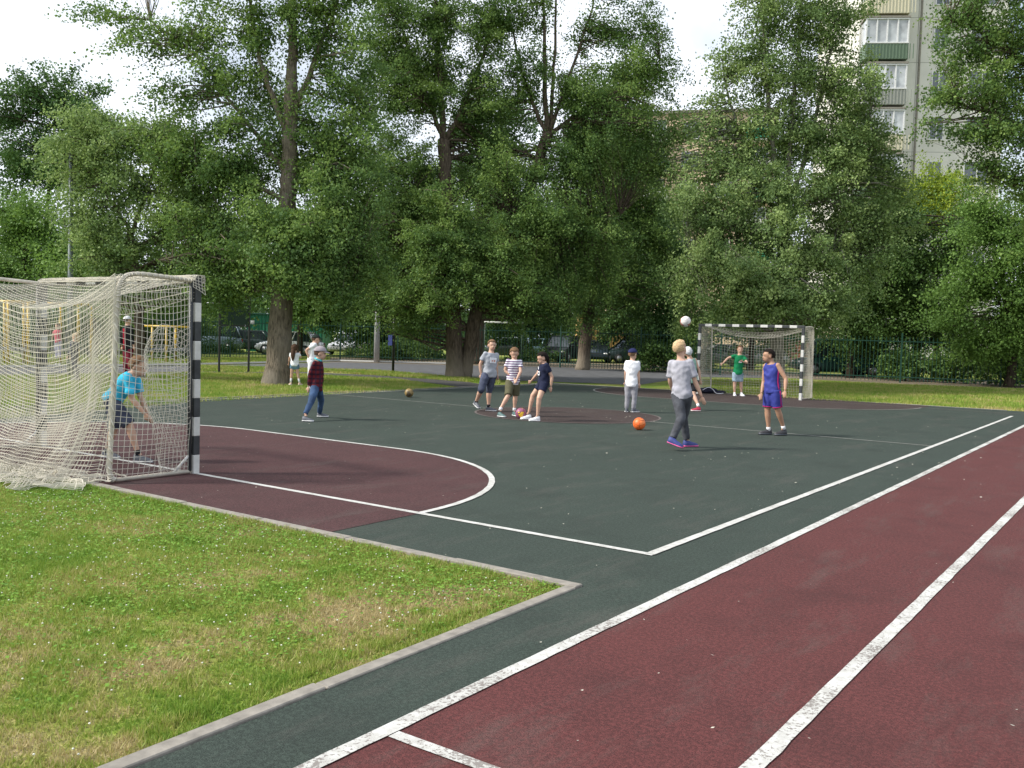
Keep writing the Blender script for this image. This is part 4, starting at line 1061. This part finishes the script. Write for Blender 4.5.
tree('nearer dark-leaved tree reaching in from the upper right corner', 26,
     [(.28, .15, [(1085, 402), (1080, 330), (1072, 240), (1066, 150), (1060, 80)]), (.10, .03, [(1068, 180), (1035, 140), (1000, 115), (960, 105)]), (.10, .03, [(1062, 100), (1020, 60), (985, 35), (950, 20)]), (.08, .02, [(1068, 200), (1035, 190), (1000, 180)]), (.08, .02, [(1060, 90), (1045, 20), (1030, -40)])],
     [(965, 15, 32, 24, 0, .85), (1000, 45, 34, 34, 0, .9), (955, 60, 26, 20, 0, .8), (985, 90, 32, 26, 0, .9), (945, 100, 26, 16, 0, .7), (930, 128, 16, 14, 0, .5), (965, 135, 26, 18, 0, .65), (1000, 130, 22, 28, 0, .9), (990, 170, 24, 20, 0, .8), (1020, 170, 22, 30), (1045, 100, 34, 60), (1050, 20, 40, 50), (1075, 200, 50, 60), (1000, -30, 60, 30), (1100, 280, 50, 50)],
     leaf='poplar', size=.09, sub_r=.45, name='broadleaf_tree')
tree('low willow-like tree with pale hanging leaves behind the near goal', 0,
     [(.17, .10, [(140, 379), (139, 330), (136, 280), (130, 230)]), (.07, .02, [(131, 232), (105, 190), (90, 150), (85, 120)]), (.07, .02, [(131, 235), (150, 180), (165, 140), (170, 115)]), (.07, .02, [(133, 250), (180, 225), (215, 230)]), (.07, .02, [(134, 255), (100, 240), (70, 240)])],
     [(90, 125, 28, 22, 0, .9), (125, 140, 36, 30), (165, 150, 32, 34), (80, 170, 32, 28), (120, 195, 40, 34), (175, 200, 34, 34), (205, 180, 22, 26), (210, 235, 28, 28), (85, 225, 34, 28), (140, 245, 44, 26), (190, 265, 36, 22), (100, 262, 36, 16, 0, .8), (150, 285, 60, 18, 0, .9), (120, 312, 40, 12, 2, .6)],
     leaf='silver', size=.078, name='willow_tree')
# rows farther back
back = [
    ('tall dark tree crown against the sky at the far left edge', 55, 35, 366, [(20, 110, 36, 32), (60, 100, 34, 28), (92, 120, 26, 32), (15, 165, 34, 34), (55, 160, 34, 34), (95, 165, 30, 34)], 'dark', .15),
    ('bright green tree low beside the lamp pole at the far left', 48, 25, 368, [(20, 215, 36, 34), (15, 260, 34, 34), (55, 240, 28, 28), (5, 300, 34, 24)], 'mid', .13),
    ('yellowish green shrub-like tree just right of the lamp pole', 44, 92, 368, [(90, 230, 26, 28), (95, 265, 32, 22), (60, 275, 28, 22), (110, 290, 34, 20)], 'mid', .12),
    ('leafy tree filling the gap between the willow and the huge poplar', 50, 190, 362, [(190, 260, 36, 34), (160, 290, 34, 28), (215, 290, 34, 20), (180, 215, 30, 30), (240, 240, 30, 34)], 'mid', .13),
    ('dense dark tree right behind the huge poplar', 56, 300, 360, [(330, 290, 36, 30), (300, 300, 34, 26), (360, 300, 34, 30), (330, 240, 40, 36), (370, 240, 36, 34), (345, 325, 34, 16)], 'mid', .15),
    ('dark tree behind the concrete lamp pole and the small white car', 58, 405, 361, [(400, 310, 38, 30), (430, 330, 36, 24), (390, 260, 38, 34), (430, 270, 38, 34), (410, 345, 36, 14), (380, 335, 24, 18)], 'dark', .15),
    ('dark tree between the pollarded trunks and the straight pale trunk', 62, 520, 362, [(520, 300, 36, 34), (545, 325, 34, 20), (500, 325, 30, 18), (540, 250, 38, 36), (500, 240, 34, 34)], 'dark', .16),
    ('dark tree above the dark green estate car', 62, 625, 366, [(625, 310, 38, 30), (650, 335, 30, 24), (610, 335, 20, 14), (650, 270, 36, 36), (610, 260, 36, 34), (665, 220, 28, 34)], 'dark', .16),
    ('deep green tree left of the far goal, low to the ground', 48, 672, 372, [(665, 300, 34, 32), (690, 330, 34, 26), (660, 345, 30, 18), (672, 250, 26, 32), (690, 350, 30, 14)], 'dark', .13),
    ('dark tree behind the net of the far goal', 55, 750, 373, [(735, 320, 34, 26), (770, 325, 34, 24), (750, 290, 40, 28), (800, 315, 34, 26)], 'dark', .15),
    ('green tree over the dark van right of the far goal', 46, 850, 377, [(845, 300, 34, 28), (870, 320, 34, 24), (885, 280, 34, 34), (850, 335, 26, 16), (895, 240, 28, 30)], 'bush', .12),
    ('small tree with bright yellow-green top in front of the tall block', 52, 935, 378, [(908, 196, 18, 14), (932, 184, 22, 12), (955, 190, 22, 14), (925, 210, 28, 16), (950, 215, 24, 18)], 'yellow', .12),
    ('dense mid-green tree under the yellow-green top', 46, 915, 379, [(905, 255, 34, 32), (945, 265, 34, 34), (920, 300, 38, 28), (890, 310, 30, 28), (960, 310, 34, 26), (870, 235, 24, 30), (900, 340, 32, 20), (940, 338, 34, 20), (965, 235, 28, 26), (885, 205, 22, 26)], 'bush', .12),
    ('bright green tree at the right edge below the dark hanging branches', 40, 1010, 384, [(1000, 230, 30, 32), (1020, 280, 34, 34), (985, 275, 34, 30), (1040, 230, 34, 34), (1000, 320, 38, 24), (1045, 320, 40, 34), (975, 215, 20, 26), (975, 345, 34, 18), (1015, 350, 34, 18), (955, 300, 26, 30)], 'mid', .11),
    ('low dense tree behind the yellow frames at the far left', 52, 30, 366, [(0, 325, 34, 24), (40, 325, 34, 24), (75, 322, 34, 24), (-30, 320, 34, 30), (20, 345, 34, 12), (60, 345, 34, 12)], 'mid', .12),
    ('low dense tree seen through the side net of the near goal', 54, 140, 366, [(110, 322, 34, 24), (150, 320, 34, 24), (185, 325, 30, 22), (130, 343, 34, 12), (170, 343, 30, 12)], 'bush', .12),
]
for lb, D, u, v, cl, lf, sz in back:
    top = min(c[1] for c in cl); uu_ = np.mean([c[0] for c in cl])
    tree(lb, D, [(.22, .07, [(u, v), (u + 2, v - 40), ((u + uu_) / 2, (v + top) / 2), (uu_, top + 10)]), (.08, .02, [((u * 3 + uu_) / 4, v * .6 + top * .4), (u - 22, v * .4 + top * .6)]), (.08, .02, [((u * 3 + uu_) / 4, v * .6 + top * .4), (u + 22, v * .4 + top * .6)])],
         cl, leaf=lf, size=sz, sub_r=.9, lai=6.5, bark=BARK_D, name='broadleaf_tree', base=tuple(unp(u, v - 4, depth=D) * np.array([1, 1, 0]) + np.array([0, 0, -.04])), group='trees behind the green fence')
# bushes
bush = [('clipped dark bush left of the white van at the left end of the fence', 215, 356, 26, 8, 56), ('dark hedge bush below the concrete lamp pole', 400, 362, 44, 14, 54), ('dark bush behind the gap in the parked cars', 535, 364, 24, 9, 58), ('broad dark bush at the fence left of the far goal', 668, 371, 34, 22, 46),
        ('wide bush behind the fence right of the dark van', 905, 381, 26, 22, 44), ('second wide bush along the right part of the fence', 955, 384, 30, 24, 43), ('bush behind the fence at the right edge', 1008, 386, 34, 26, 42), ('bush under the willow-like tree behind the near goal', 165, 372, 20, 8, 44)]
for lb, u, v, ru, rv, D in bush:
    tree(lb, D, [(.05, .02, [(u, v), (u, v - rv)]), (.04, .02, [(u, v - 2), (u + ru * .5, v - rv)]), (.04, .02, [(u, v - 2), (u - ru * .5, v - rv)])],
         [(u, v - rv * .8, ru * .8, rv * .8), (u - ru * .5, v - rv * .7, ru * .5, rv * .6), (u + ru * .5, v - rv * .7, ru * .5, rv * .6)], leaf='bush', size=.12, sub_r=.5, lai=6, bark=BARK_D, name='leafy_bush', base=tuple(unp(u, v, depth=D) * np.array([1, 1, 0]) + np.array([0, 0, -.04])), group='bushes along the green fence')
n = 190000
ang = rng.uniform(math.radians(-110), math.radians(80), n) ; dist = rng.uniform(100, 125, n)
dirs = FWDH[None] * np.cos(ang)[:, None] + RGT[None] * np.sin(ang)[:, None]
P = np.array([CX, CY, 0])[None] + dirs * dist[:, None]
top = 9 + 3.5 * np.sin(ang * 23) + 2 * np.sin(ang * 61 + 1)
P[:, 2] = rng.random(n) ** .8 * top
a1 = rng.normal(0, 1, (n, 3)); a1 /= np.linalg.norm(a1, axis=1)[:, None]; a2 = np.cross(a1, rng.normal(0, 1, (n, 3))); a2 /= np.linalg.norm(a2, axis=1)[:, None]
sz = rng.uniform(.35, .8, n)[:, None]
V = np.stack([P, P + a1 * sz * .5 + a2 * sz * .4, P + a1 * sz, P + a1 * sz * .5 - a2 * sz * .4], 1)
tag(quads_obj('far_trees', V, n, LEAFM['dark'], rng.random(n)), 'far off belt of trees that closes the view behind the fence', 'trees', kind='stuff')
print('leaves', NLEAF[0])

# ------------------------------------------------------------------ fence
M_fence = plain('fence_green', (.007, .052, .034), .5); 
fpx = [(-60, 359, 52), (110, 358, 52), (230, 357.5, 53), (340, 360, 52), (455, 363.5, 51), (560, 367, 50), (640, 371, 47), (720, 374.5, 44.5), (800, 378, 42), (900, 382, 40.5), (1000, 386, 39.5), (1130, 391, 39)]
fp = [unp(u, v, depth=d)[:2] for u, v, d in fpx]
fpos = [unp(u, v, 0)[:2] for u, v, d in fpx]
flabels = ['behind the playground at the far left', 'behind the near goal', 'left of the huge poplar trunk', 'in front of the white van', 'in front of the dark hedge bush', 'behind the three players', 'in front of the dark hatchback', 'left of the far goal', 'behind the far goal', 'in front of the dark van', 'at the right edge below the bushes']
fence = None
for i in range(len(fpx) - 1):
    a, b = np.array(fpos[i]), np.array(fpos[i + 1]); d = b - a; Ln = np.linalg.norm(d); d /= Ln
    r = empty('metal_fence', (a[0], a[1], -.03), math.atan2(d[1], d[0]))
    tag(r, 'stretch of green metal bar fence ' + flabels[i], 'fence', 'green metal fence along the road')
    pm = MB(); nb_ = int(Ln / .16)
    for j in range(1, nb_): pm.box((Ln * j / nb_, 0, 1.05), (.022, .022, 2.0))
    pm.build('bars', M_fence, r)
    for z in (.25, 1.85): MB().box((Ln / 2, 0, z), (Ln - .06, .045, .04)).build('rail', M_fence, r)
    npost = max(1, int(Ln / 3))
    for j in range(npost): 
        MB().box((Ln * j / npost, 0, 1.1), (.07, .07, 2.25)).build('fence_post', M_fence, r)

# ------------------------------------------------------------------ cars
M_glass = plain('car_glass', (.03, .04, .045), .08, spec=.8); M_tyre = plain('tyre', (.02, .02, .02), .8); M_rim = plain('rim', (.45, .45, .46), .35, .7); M_lamp = plain('head_lamp', (.8, .8, .78), .15); M_tail = plain('tail_lamp', (.4, .02, .02), .3); M_plate = plain('plate', (.75, .75, .75), .5)
def carpaint(name, col): return plain(name, col, .28, .15, .05, 2, spec=.6)
def car(label, u, v, D, rot, col, kind='hatch'):
    b = unp(u, v, depth=D); b[2] = -.03
    r = empty('parked_car', b, -YAW + math.radians(rot)); tag(r, label, 'car', 'cars parked behind the green fence')
    Lh = {'hatch': 2.0, 'suv': 2.25, 'van': 2.4}[kind]; ht = {'hatch': 1.46, 'suv': 1.7, 'van': 1.95}[kind]; wd_ = .86
    bl = .9 if kind == 'hatch' else 1.02
    cp = carpaint('paint_' + kind, col)
    # body: stations along the length with rounded sections
    prof = [(-Lh, .45, bl * .72, .72), (-Lh + .12, .26, bl * .92, .80), (-Lh * .6, .20, bl, wd_), (0, .20, bl + .02, wd_), (Lh * .5, .20, bl - .03, wd_), (Lh * .86, .24, bl * .82, .82), (Lh, .36, bl * .62, .70)]
    rings = []
    for x, z0, z1, w in prof:
        rings.append(np.array([(x, w * a, z0 + (z1 - z0) * c) for a, c in ((-.86, 0), (.86, 0), (1, .18), (1, .62), (.93, .94), (.80, 1), (-.80, 1), (-.93, .94), (-1, .62), (-1, .18))]))
    mb = MB(); mb.loft(rings); bevel(mb.build('car_body', cp, r, True), .02, 2)
    # cabin
    f0, f1, r0, r1 = {'hatch': (Lh * .48, Lh * .12, -Lh * .86, -Lh * .66), 'suv': (Lh * .46, Lh * .16, -Lh * .93, -Lh * .80), 'van': (Lh * .70, Lh * .42, -Lh * .95, -Lh * .88)}[kind]
    def cab(x0, x1, x2, x3, z0, z1, w0, w1):
        m_ = MB(); vs = [(x0, -w0, z0), (x0, w0, z0), (x3, w0, z0), (x3, -w0, z0), (x1, -w1, z1), (x1, w1, z1), (x2, w1, z1), (x2, -w1, z1)]
        m_.add(vs, [(0, 1, 5, 4), (1, 2, 6, 5), (2, 3, 7, 6), (3, 0, 4, 7), (4, 5, 6, 7)]); return m_
    bevel(cab(f0, f1, r1, r0, bl - .03, ht - .05, wd_ * .90, wd_ * .74).build('windows', M_glass, r), .04, 2)
    ro = MB(); ro.box(((f1 + r1) / 2, 0, ht - .03), (abs(f1 - r1) + .06, wd_ * 1.52, .06)); bevel(ro.build('roof', cp, r), .03, 2)
    for sd in (-1, 1):
        for a, bb in (((f0 + .02, bl), (f1 + .02, ht - .04)), ((r0 - .02, bl), (r1 - .02, ht - .04)), (((f0 + r0) / 2, bl), ((f1 + r1) / 2 - .05, ht - .04))):
            MB().tube([(a[0], sd * wd_ * .90, a[1] - .03), (bb[0], sd * wd_ * .75, bb[1])], .04, 6).build('pillar', cp, r, True)
    for sx in (-.62, .63):
        for sd in (-1, 1):
            w_ = MB(); w_.tube([(Lh * sx, sd * .70, .32), (Lh * sx, sd * .88, .32)], .32, 24); wo_ = w_.build('wheel', M_tyre, r, True)
            MB().tube([(Lh * sx, sd * .87, .32), (Lh * sx, sd * .895, .32)], .2, 16).build('rim', M_rim, wo_, True)
    for sd in (-1, 1):
        MB().ell((Lh * .93, sd * .60, bl * .66), (.10, .15, .075), None, 12, 8).build('headlight', M_lamp, r, True)
        MB().box((-Lh + .06, sd * .66, bl * .75), (.10, .14, .22)).build('tail_light', M_tail, r)
        MB().ell((f0 - .1, sd * (wd_ + .07), bl + .05), (.06, .10, .07), None, 10, 6).build('mirror', cp, r, True)
    MB().box((Lh * .99, 0, .42), (.03, .52, .11)).build('number_plate', M_plate, r)
    MB().box((Lh * .985, 0, .58), (.04, .8, .12)).build('grille', M_gb, r)
    return r
car('white car seen side-on behind the fence and the huge poplar trunk', 290, 357, 57, 172, (.70, .71, .72), 'hatch')
car('small white car nose-on below the trees, left of the concrete lamp pole', 350, 356, 62, 255, (.75, .75, .76), 'hatch')
car('silver-blue car behind the fence right of the near goal post', 208, 352.5, 60, 190, (.22, .28, .33), 'suv')
car('dark car beside the green shed, left of the huge poplar trunk', 243, 355, 61, 185, (.03, .05, .045), 'hatch')
car('dull grey car between the grey-shirted and the stripe-shirted players', 503, 366, 66, 200, (.16, .18, .20), 'hatch')
car('light blue car behind the stripe-shirted player', 532, 367, 67, 200, (.25, .38, .48), 'hatch')
car('black car behind the fence just left of the straight pale trunk', 562, 369, 60, 250, (.012, .013, .015), 'suv')
car('dark blue car with pale bumper just right of the straight pale trunk', 597, 370, 62, 262, (.03, .045, .06), 'hatch')
car('dark green estate car behind the navy cap', 632, 371, 62, 200, (.03, .055, .05), 'suv')
car('grey car glimpsed through the left part of the far goal net', 717, 378, 60, 185, (.10, .11, .12), 'hatch')
car('pale grey car glimpsed through the middle of the far goal net', 757, 378, 62, 185, (.20, .21, .21), 'hatch')
car('dark teal van parked right of the far goal', 838, 384, 49, 178, (.02, .075, .065), 'van')
car('pale small car behind the dark teal van', 874, 386, 50, 186, (.30, .36, .33), 'hatch')

# ------------------------------------------------------------------ street furniture
def upat(u, v, D=None):
    return unp(u, v, 0) if D is None else unp(u, v, depth=D)
b = unp(70, 368, depth=27.5); b[2] = -.03
r = empty('steel_pole', b); tag(r, 'slim bare grey steel pole rising above the near goal at the left', 'pole')
MB().tube([(0, 0, 0), (0, 0, 2.5), (0, 0, 6.6)], [.085, .075, .055], 12).build('pole', plain('lamp_grey', (.20, .23, .24), .5, .3), r, True)
MB().ell((0, 0, 6.6), (.07, .07, .04), None, 10, 6).build('pole_cap', M_gb, r, True)
MB().box((0, -.09, 1.2), (.12, .06, .35)).build('service_hatch', M_gb, r)
b = unp(376.5, 362, 0); b[2] = -.03
r = empty('utility_pole', b); tag(r, 'pale concrete pole standing at the road between the two poplars', 'pole')
MB().tube([(0, 0, 0), (0, 0, 3), (0, 0, 8)], [.15, .13, .10], 12).build('pole', plain('pole_concrete', (.42, .42, .43), .85, var=.2, scale=3), r, True)
MB().box((0, 0, 7.6), (1.0, .08, .08)).build('crossarm', M_gb, r)
# board on two black posts
a = unp(219, 371.5, 0); c = unp(248.5, 371.5, 0); a[2] = c[2] = 0
r = empty('backboard_frame', (a[0], a[1], -.035), math.atan2(c[1] - a[1], c[0] - a[0])); Ln = float(np.linalg.norm((c - a)[:2]))
tag(r, 'dark green board on two thin black posts left of the huge poplar', 'board')
M_blk = plain('black_steel', (.012, .014, .015), .4)
for x in (0, Ln): MB().box((x, 0, 1.5 if x else 1.2), (.06, .06, 3.0 if x else 2.4)).build('frame_post', M_blk, r)
MB().box((Ln / 2, 0, 1.66), (Ln - .06, .04, .05)).build('rail', M_blk, r)
MB().box((Ln / 2, .0, 2.12), (Ln - .07, .03, .86)).build('board', plain('board_green', (.014, .045, .03), .6), r)
MB().box((-.1, 0, 2.43), (.62, .3, .03)).build('lamp_tray', plain('tray', (.55, .6, .6), .5), r)
# lone black post with blue box
b = unp(393, 371.5, 0); r = empty('black_post', (b[0], b[1], -.035)); tag(r, 'thin black post with a small blue box, right of the concrete pole', 'post')
MB().tube([(0, 0, 0), (0, 0, 2.3)], .05, 8).build('post', M_blk, r, True); MB().box((-.12, 0, 1.28), (.22, .16, .42)).build('box', plain('blue_box', (.015, .03, .16), .5), r)
# horizontal bar
a = unp(484, 366, 0); c = unp(521, 367, 0)
r = empty('pull_up_bar', (a[0], a[1], -.03), math.atan2(c[1] - a[1], c[0] - a[0])); Ln = float(np.linalg.norm((c - a)[:2])); tag(r, 'high white horizontal bar on thin posts above the heads of the three players', 'exercise bar')
hz = unp(502, 322, depth=depth_of((a + c) / 2))[2]
for x in (0, Ln): MB().tube([(x, 0, 0), (x, 0, hz)], .018, 8).build('bar_post', plain('bar_post', (.05, .10, .07), .5), r, True)
MB().tube([(-.05, 0, hz), (Ln + .05, 0, hz)], .045, 10).build('bar', plain('bar_white', (.5, .52, .46), .5), r, True)
# emerald shed
a = unp(246, 357, depth=64); c = unp(322, 357, depth=64); a[2] = c[2] = 0; d = (c - a); Ln = float(np.linalg.norm(d)); 
r = empty('metal_shed', (a[0], a[1], -.03), math.atan2(d[1], d[0])); tag(r, 'emerald green corrugated metal shed behind the huge poplar trunk', 'shed')
mb = MB(); n_ = int(Ln / .12); pts = [(i * Ln / n_, (.03 if i % 2 else 0)) for i in range(n_ + 1)] + [(Ln, 3), (0, 3)]
mb.prism(pts, 0, 2.55); mb.build('wall', plain('shed_green', (.010, .16, .085), .5, var=.2, scale=1), r)
MB().box((Ln / 2, 1.5, 2.6), (Ln + .3, 3.3, .08)).build('roof', plain('shed_roof', (.02, .09, .06), .6), r)
MB().box((Ln * .08, -.03, 2.0), (.25, .1, .25)).build('wall_lamp', M_plate, r)
# low brick wall behind right van
a = unp(800, 380, depth=62); c = unp(880, 384, depth=62); d = c - a
r = empty('brick_garage', (a[0], a[1], -.03), math.atan2(d[1], d[0])); Ln = float(np.linalg.norm(d[:2])); tag(r, 'low brown brick hut with pale ribbed upper panel, behind the dark teal van', 'hut')
MB().box((Ln / 2, 1.5, .95), (Ln, 3, 1.9)).build('wall', plain('brown_brick', (.20, .075, .045), .9, var=.3, scale=6), r)
mb = MB(); [mb.box((.1 + i * .2, 1.5, 2.3), (.14, 2.9, .7)) for i in range(int(Ln / .2))]; mb.build('upper_panel', plain('pale_slats', (.38, .34, .25), .8), r)
a = unp(590, 366, depth=70); r = empty('yellow_hut', (a[0], a[1], -.03), -YAW); tag(r, 'ochre hut wall glimpsed above the parked cars right of the straight trunk', 'hut')
MB().box((2.5, 1.5, 1.7), (7, 3, 3.4)).build('wall', plain('ochre_wall', (.42, .26, .09), .8, var=.3, scale=1), r); MB().box((2.5, 1.5, 3.45), (7.4, 3.4, .1)).build('roof', M_gb, r)
# playground: yellow climbing frames
M_yel = plain('yellow_steel', (.62, .40, .03), .45); 
def frame(label, u0, u1, v, D, h, bars):
    a = unp(u0, v, depth=D); c = unp(u1, v, depth=D); a[2] = c[2] = 0; d = c - a; Ln = float(np.linalg.norm(d))
    r = empty('climbing_frame', (a[0], a[1], -.03), math.atan2(d[1], d[0])); tag(r, label, 'climbing frame', 'yellow playground frames behind the near goal')
    for x in np.linspace(0, Ln, bars):
        for y in (0, 1.1): MB().tube([(x, y, 0), (x, y, h)], .05, 8).build('frame_leg', M_yel, r, True)
    mb = MB(); nr = int(Ln / .3)
    for i in range(nr + 1): mb.tube([(Ln * i / nr, 0, h), (Ln * i / nr, 1.1, h)], .02, 6)
    mb.build('rungs', M_yel, r, True)
    for y in (0, 1.1): MB().tube([(0, y, h), (Ln, y, h)], .045, 8).build('top_rail', M_yel, r, True)
    MB().box((Ln / 2, .55, .55), (Ln * .8, 1.0, .10)).build('platform', plain('platform_grey', (.12, .13, .15), .7), r)
frame('yellow tubular climbing frame with rungs at the left edge', -12, 28, 372, 34, 2.3, 3)
frame('yellow tubular climbing frame with grey platform behind the person in pink', 46, 78, 371, 35, 2.3, 2)
frame('yellow tubular climbing frame seen through the side net, by the black jacket', 142, 190, 368, 40, 1.55, 3)

# ------------------------------------------------------------------ apartment blocks
M_win = plain('window_glass', (.10, .12, .14), .08, var=.3, scale=1, spec=.8); M_frame = plain('window_frame', (.70, .70, .70), .6)
def concrete_panels(name, col):
    t = NT(name); br = t.n('ShaderNodeTexBrick', {'Vector': t.n('ShaderNodeMapping', {'Vector': t.coord(), 'Rotation': (PI / 2, 0, 0)}).outputs[0], 'Scale': 1.0, 'Mortar Size': .02, 'Brick Width': 3.2, 'Row Height': 2.8, 'Color1': col, 'Color2': tuple(x * .93 for x in col), 'Mortar': tuple(x * .45 for x in col)}, offset=0.0)
    n1 = t.noise(.6, 5); c = t.mix(t.ramp(n1, [(.4, (0, 0, 0)), (.7, (.4, .4, .4))]), br.outputs['Color'], tuple(x * .7 for x in col)); t.bsdf(c, .9, 0, .2); return t.m
def brickwall(name, col):
    t = NT(name); br = t.n('ShaderNodeTexBrick', {'Vector': t.n('ShaderNodeMapping', {'Vector': t.coord(), 'Rotation': (PI / 2, 0, 0)}).outputs[0], 'Scale': 3.0, 'Mortar Size': .02, 'Brick Width': .8, 'Row Height': .25, 'Color1': col, 'Color2': tuple(x * .8 for x in col), 'Mortar': (.5, .45, .38)})
    t.bsdf(br.outputs['Color'], .9, 0, .2); return t.m
def window(mbparent, x, z, w, h, y=0.0, name='window'):
    f = MB()
    f.box((x, y - .03, z + h / 2 + .03), (w + .16, .1, .07)); f.box((x, y - .03, z - h / 2 - .03), (w + .16, .1, .07))
    for sx in (-w / 2 - .04, 0, w / 2 + .04): f.box((x + sx, y - .033, z), (.07, .09, h))
    fo = f.build(name, M_frame, mbparent); MB().box((x, y - .018, z), (w, .03, h)).build('pane', M_win, fo)
# tall panel block on the right
D = 60; a = unp(849, 380, depth=D); a[2] = 0
r = empty('apartment_building', a, -YAW - .10); tag(r, 'tall pale concrete panel apartment block with a column of glazed balconies, upper right', 'building')
n_st = 12; pitch_ = 2.8; BW = 8.4
MB().box((BW / 2 - .1, 6, n_st * pitch_ / 2), (BW + .6, 12, n_st * pitch_)).build('wall', concrete_panels('panel_wall', (.74, .72, .66)), r)
MB().box((BW / 2 - .1, 6, n_st * pitch_ + .2), (BW + 1.0, 12.4, .4)).build('roof', M_kerb, r)
M_cur = plain('curtained_glass', (.46, .48, .50), .15, var=.5, scale=.9, spec=.8)
M_bg = plain('balcony_green', (.13, .19, .13), .7); M_bc = plain('balcony_cream', (.60, .56, .42), .7); M_bgr = plain('balcony_grey', (.30, .31, .28), .7)
z_ref = unp(880, 47, depth=D)[2] % pitch_       # floor height of the green balcony
for k in range(2, n_st):
    z0 = k * pitch_ + z_ref - pitch_ - .95 + 2.27
    if z0 > n_st * pitch_ - 2.6: continue
    colr = [M_bgr, M_bg, M_bc][k % 3]
    bx = 1.0; bw = 2.6
    bo = MB().box((bx, -.6, z0 + .475), (bw, 1.2, .95)).build('balcony', colr, r)
    rb = MB(); [rb.box((bx - bw / 2 + .1 + i * .2, -1.215, z0 + .475), (.05, .03, .9)) for i in range(15)]; rb.build('panel_ribs', colr, bo)
    gl = MB(); gl.box((bx, -.6, z0 + 1.72), (bw - .06, 1.14, 1.44)); gl.build('glazing', M_cur, bo)
    fr = MB()
    for i in range(5): fr.box((bx - bw / 2 + .04 + i * (bw - .08) / 4, -1.19, z0 + 1.7), (.08, .06, 1.5))
    for zz_ in (z0 + .99, z0 + 2.46): fr.box((bx, -1.2, zz_), (bw + .04, .08, .08)); fr.box((bx + bw / 2, -.6, zz_), (.08, 1.2, .082))
    fr.box((bx + bw / 2, -.6, z0 + 1.7), (.07, .07, 1.5)); fr.build('glazing_frame', M_frame, bo)
    MB().box((bx, -.62, z0 + 2.57), (bw + .1, 1.3, .12)).build('balcony_slab', M_kerb, bo)
    window(r, 4.6, z0 + 1.6, .75, 1.35); window(r, 7.2, z0 + 1.6, 1.5, 1.45)
MB().box((3.35, -.05, n_st * pitch_ / 2), (.10, .10, n_st * pitch_)).build('drain_pipe', M_kerb, r)
# long brick block
D = 92; a = unp(598, 370, depth=D); c = unp(765, 378, depth=D - 4); a[2] = c[2] = 0; d = c - a; Ln = float(np.linalg.norm(d))
r = empty('apartment_building', a, math.atan2(d[1], d[0])); tag(r, 'long beige brick apartment block with green balconies, glimpsed between the poplars', 'building')
HT = unp(680, 108, depth=D - 3)[2] - .6
MB().box((Ln / 2, 6, HT / 2), (Ln, 12, HT)).build('wall', brickwall('beige_brick', (.72, .54, .38)), r)
MB().box((Ln / 2, 6, HT + .15), (Ln + .6, 12.6, .3)).build('roof', M_kerb, r)
st = 2.8; nfl = int(HT / st)
wins = []
M_balg = plain('balcony_emerald', (.02, .22, .12), .6); M_balw = plain('balcony_white', (.6, .6, .56), .6)
for k in range(3, nfl):
    z = HT - (nfl - k) * st + 1.2
    for i in range(0, int(Ln / 3.2)):
        x = 1.8 + i * 3.2
        if i in (1, 4):
            bo = MB().box((x, -.55, z - .65), (2.6, 1.1, 1.0)).build('balcony', M_balg if (k + i) % 2 else M_balw, r)
            MB().box((x, -.56, z - 1.2), (2.8, 1.2, .1)).build('balcony_slab', M_balw, bo)
            if 1: window(r, x, z + .3, 1.6, 1.4)
        else: window(r, x, z, 1.5, 1.5)
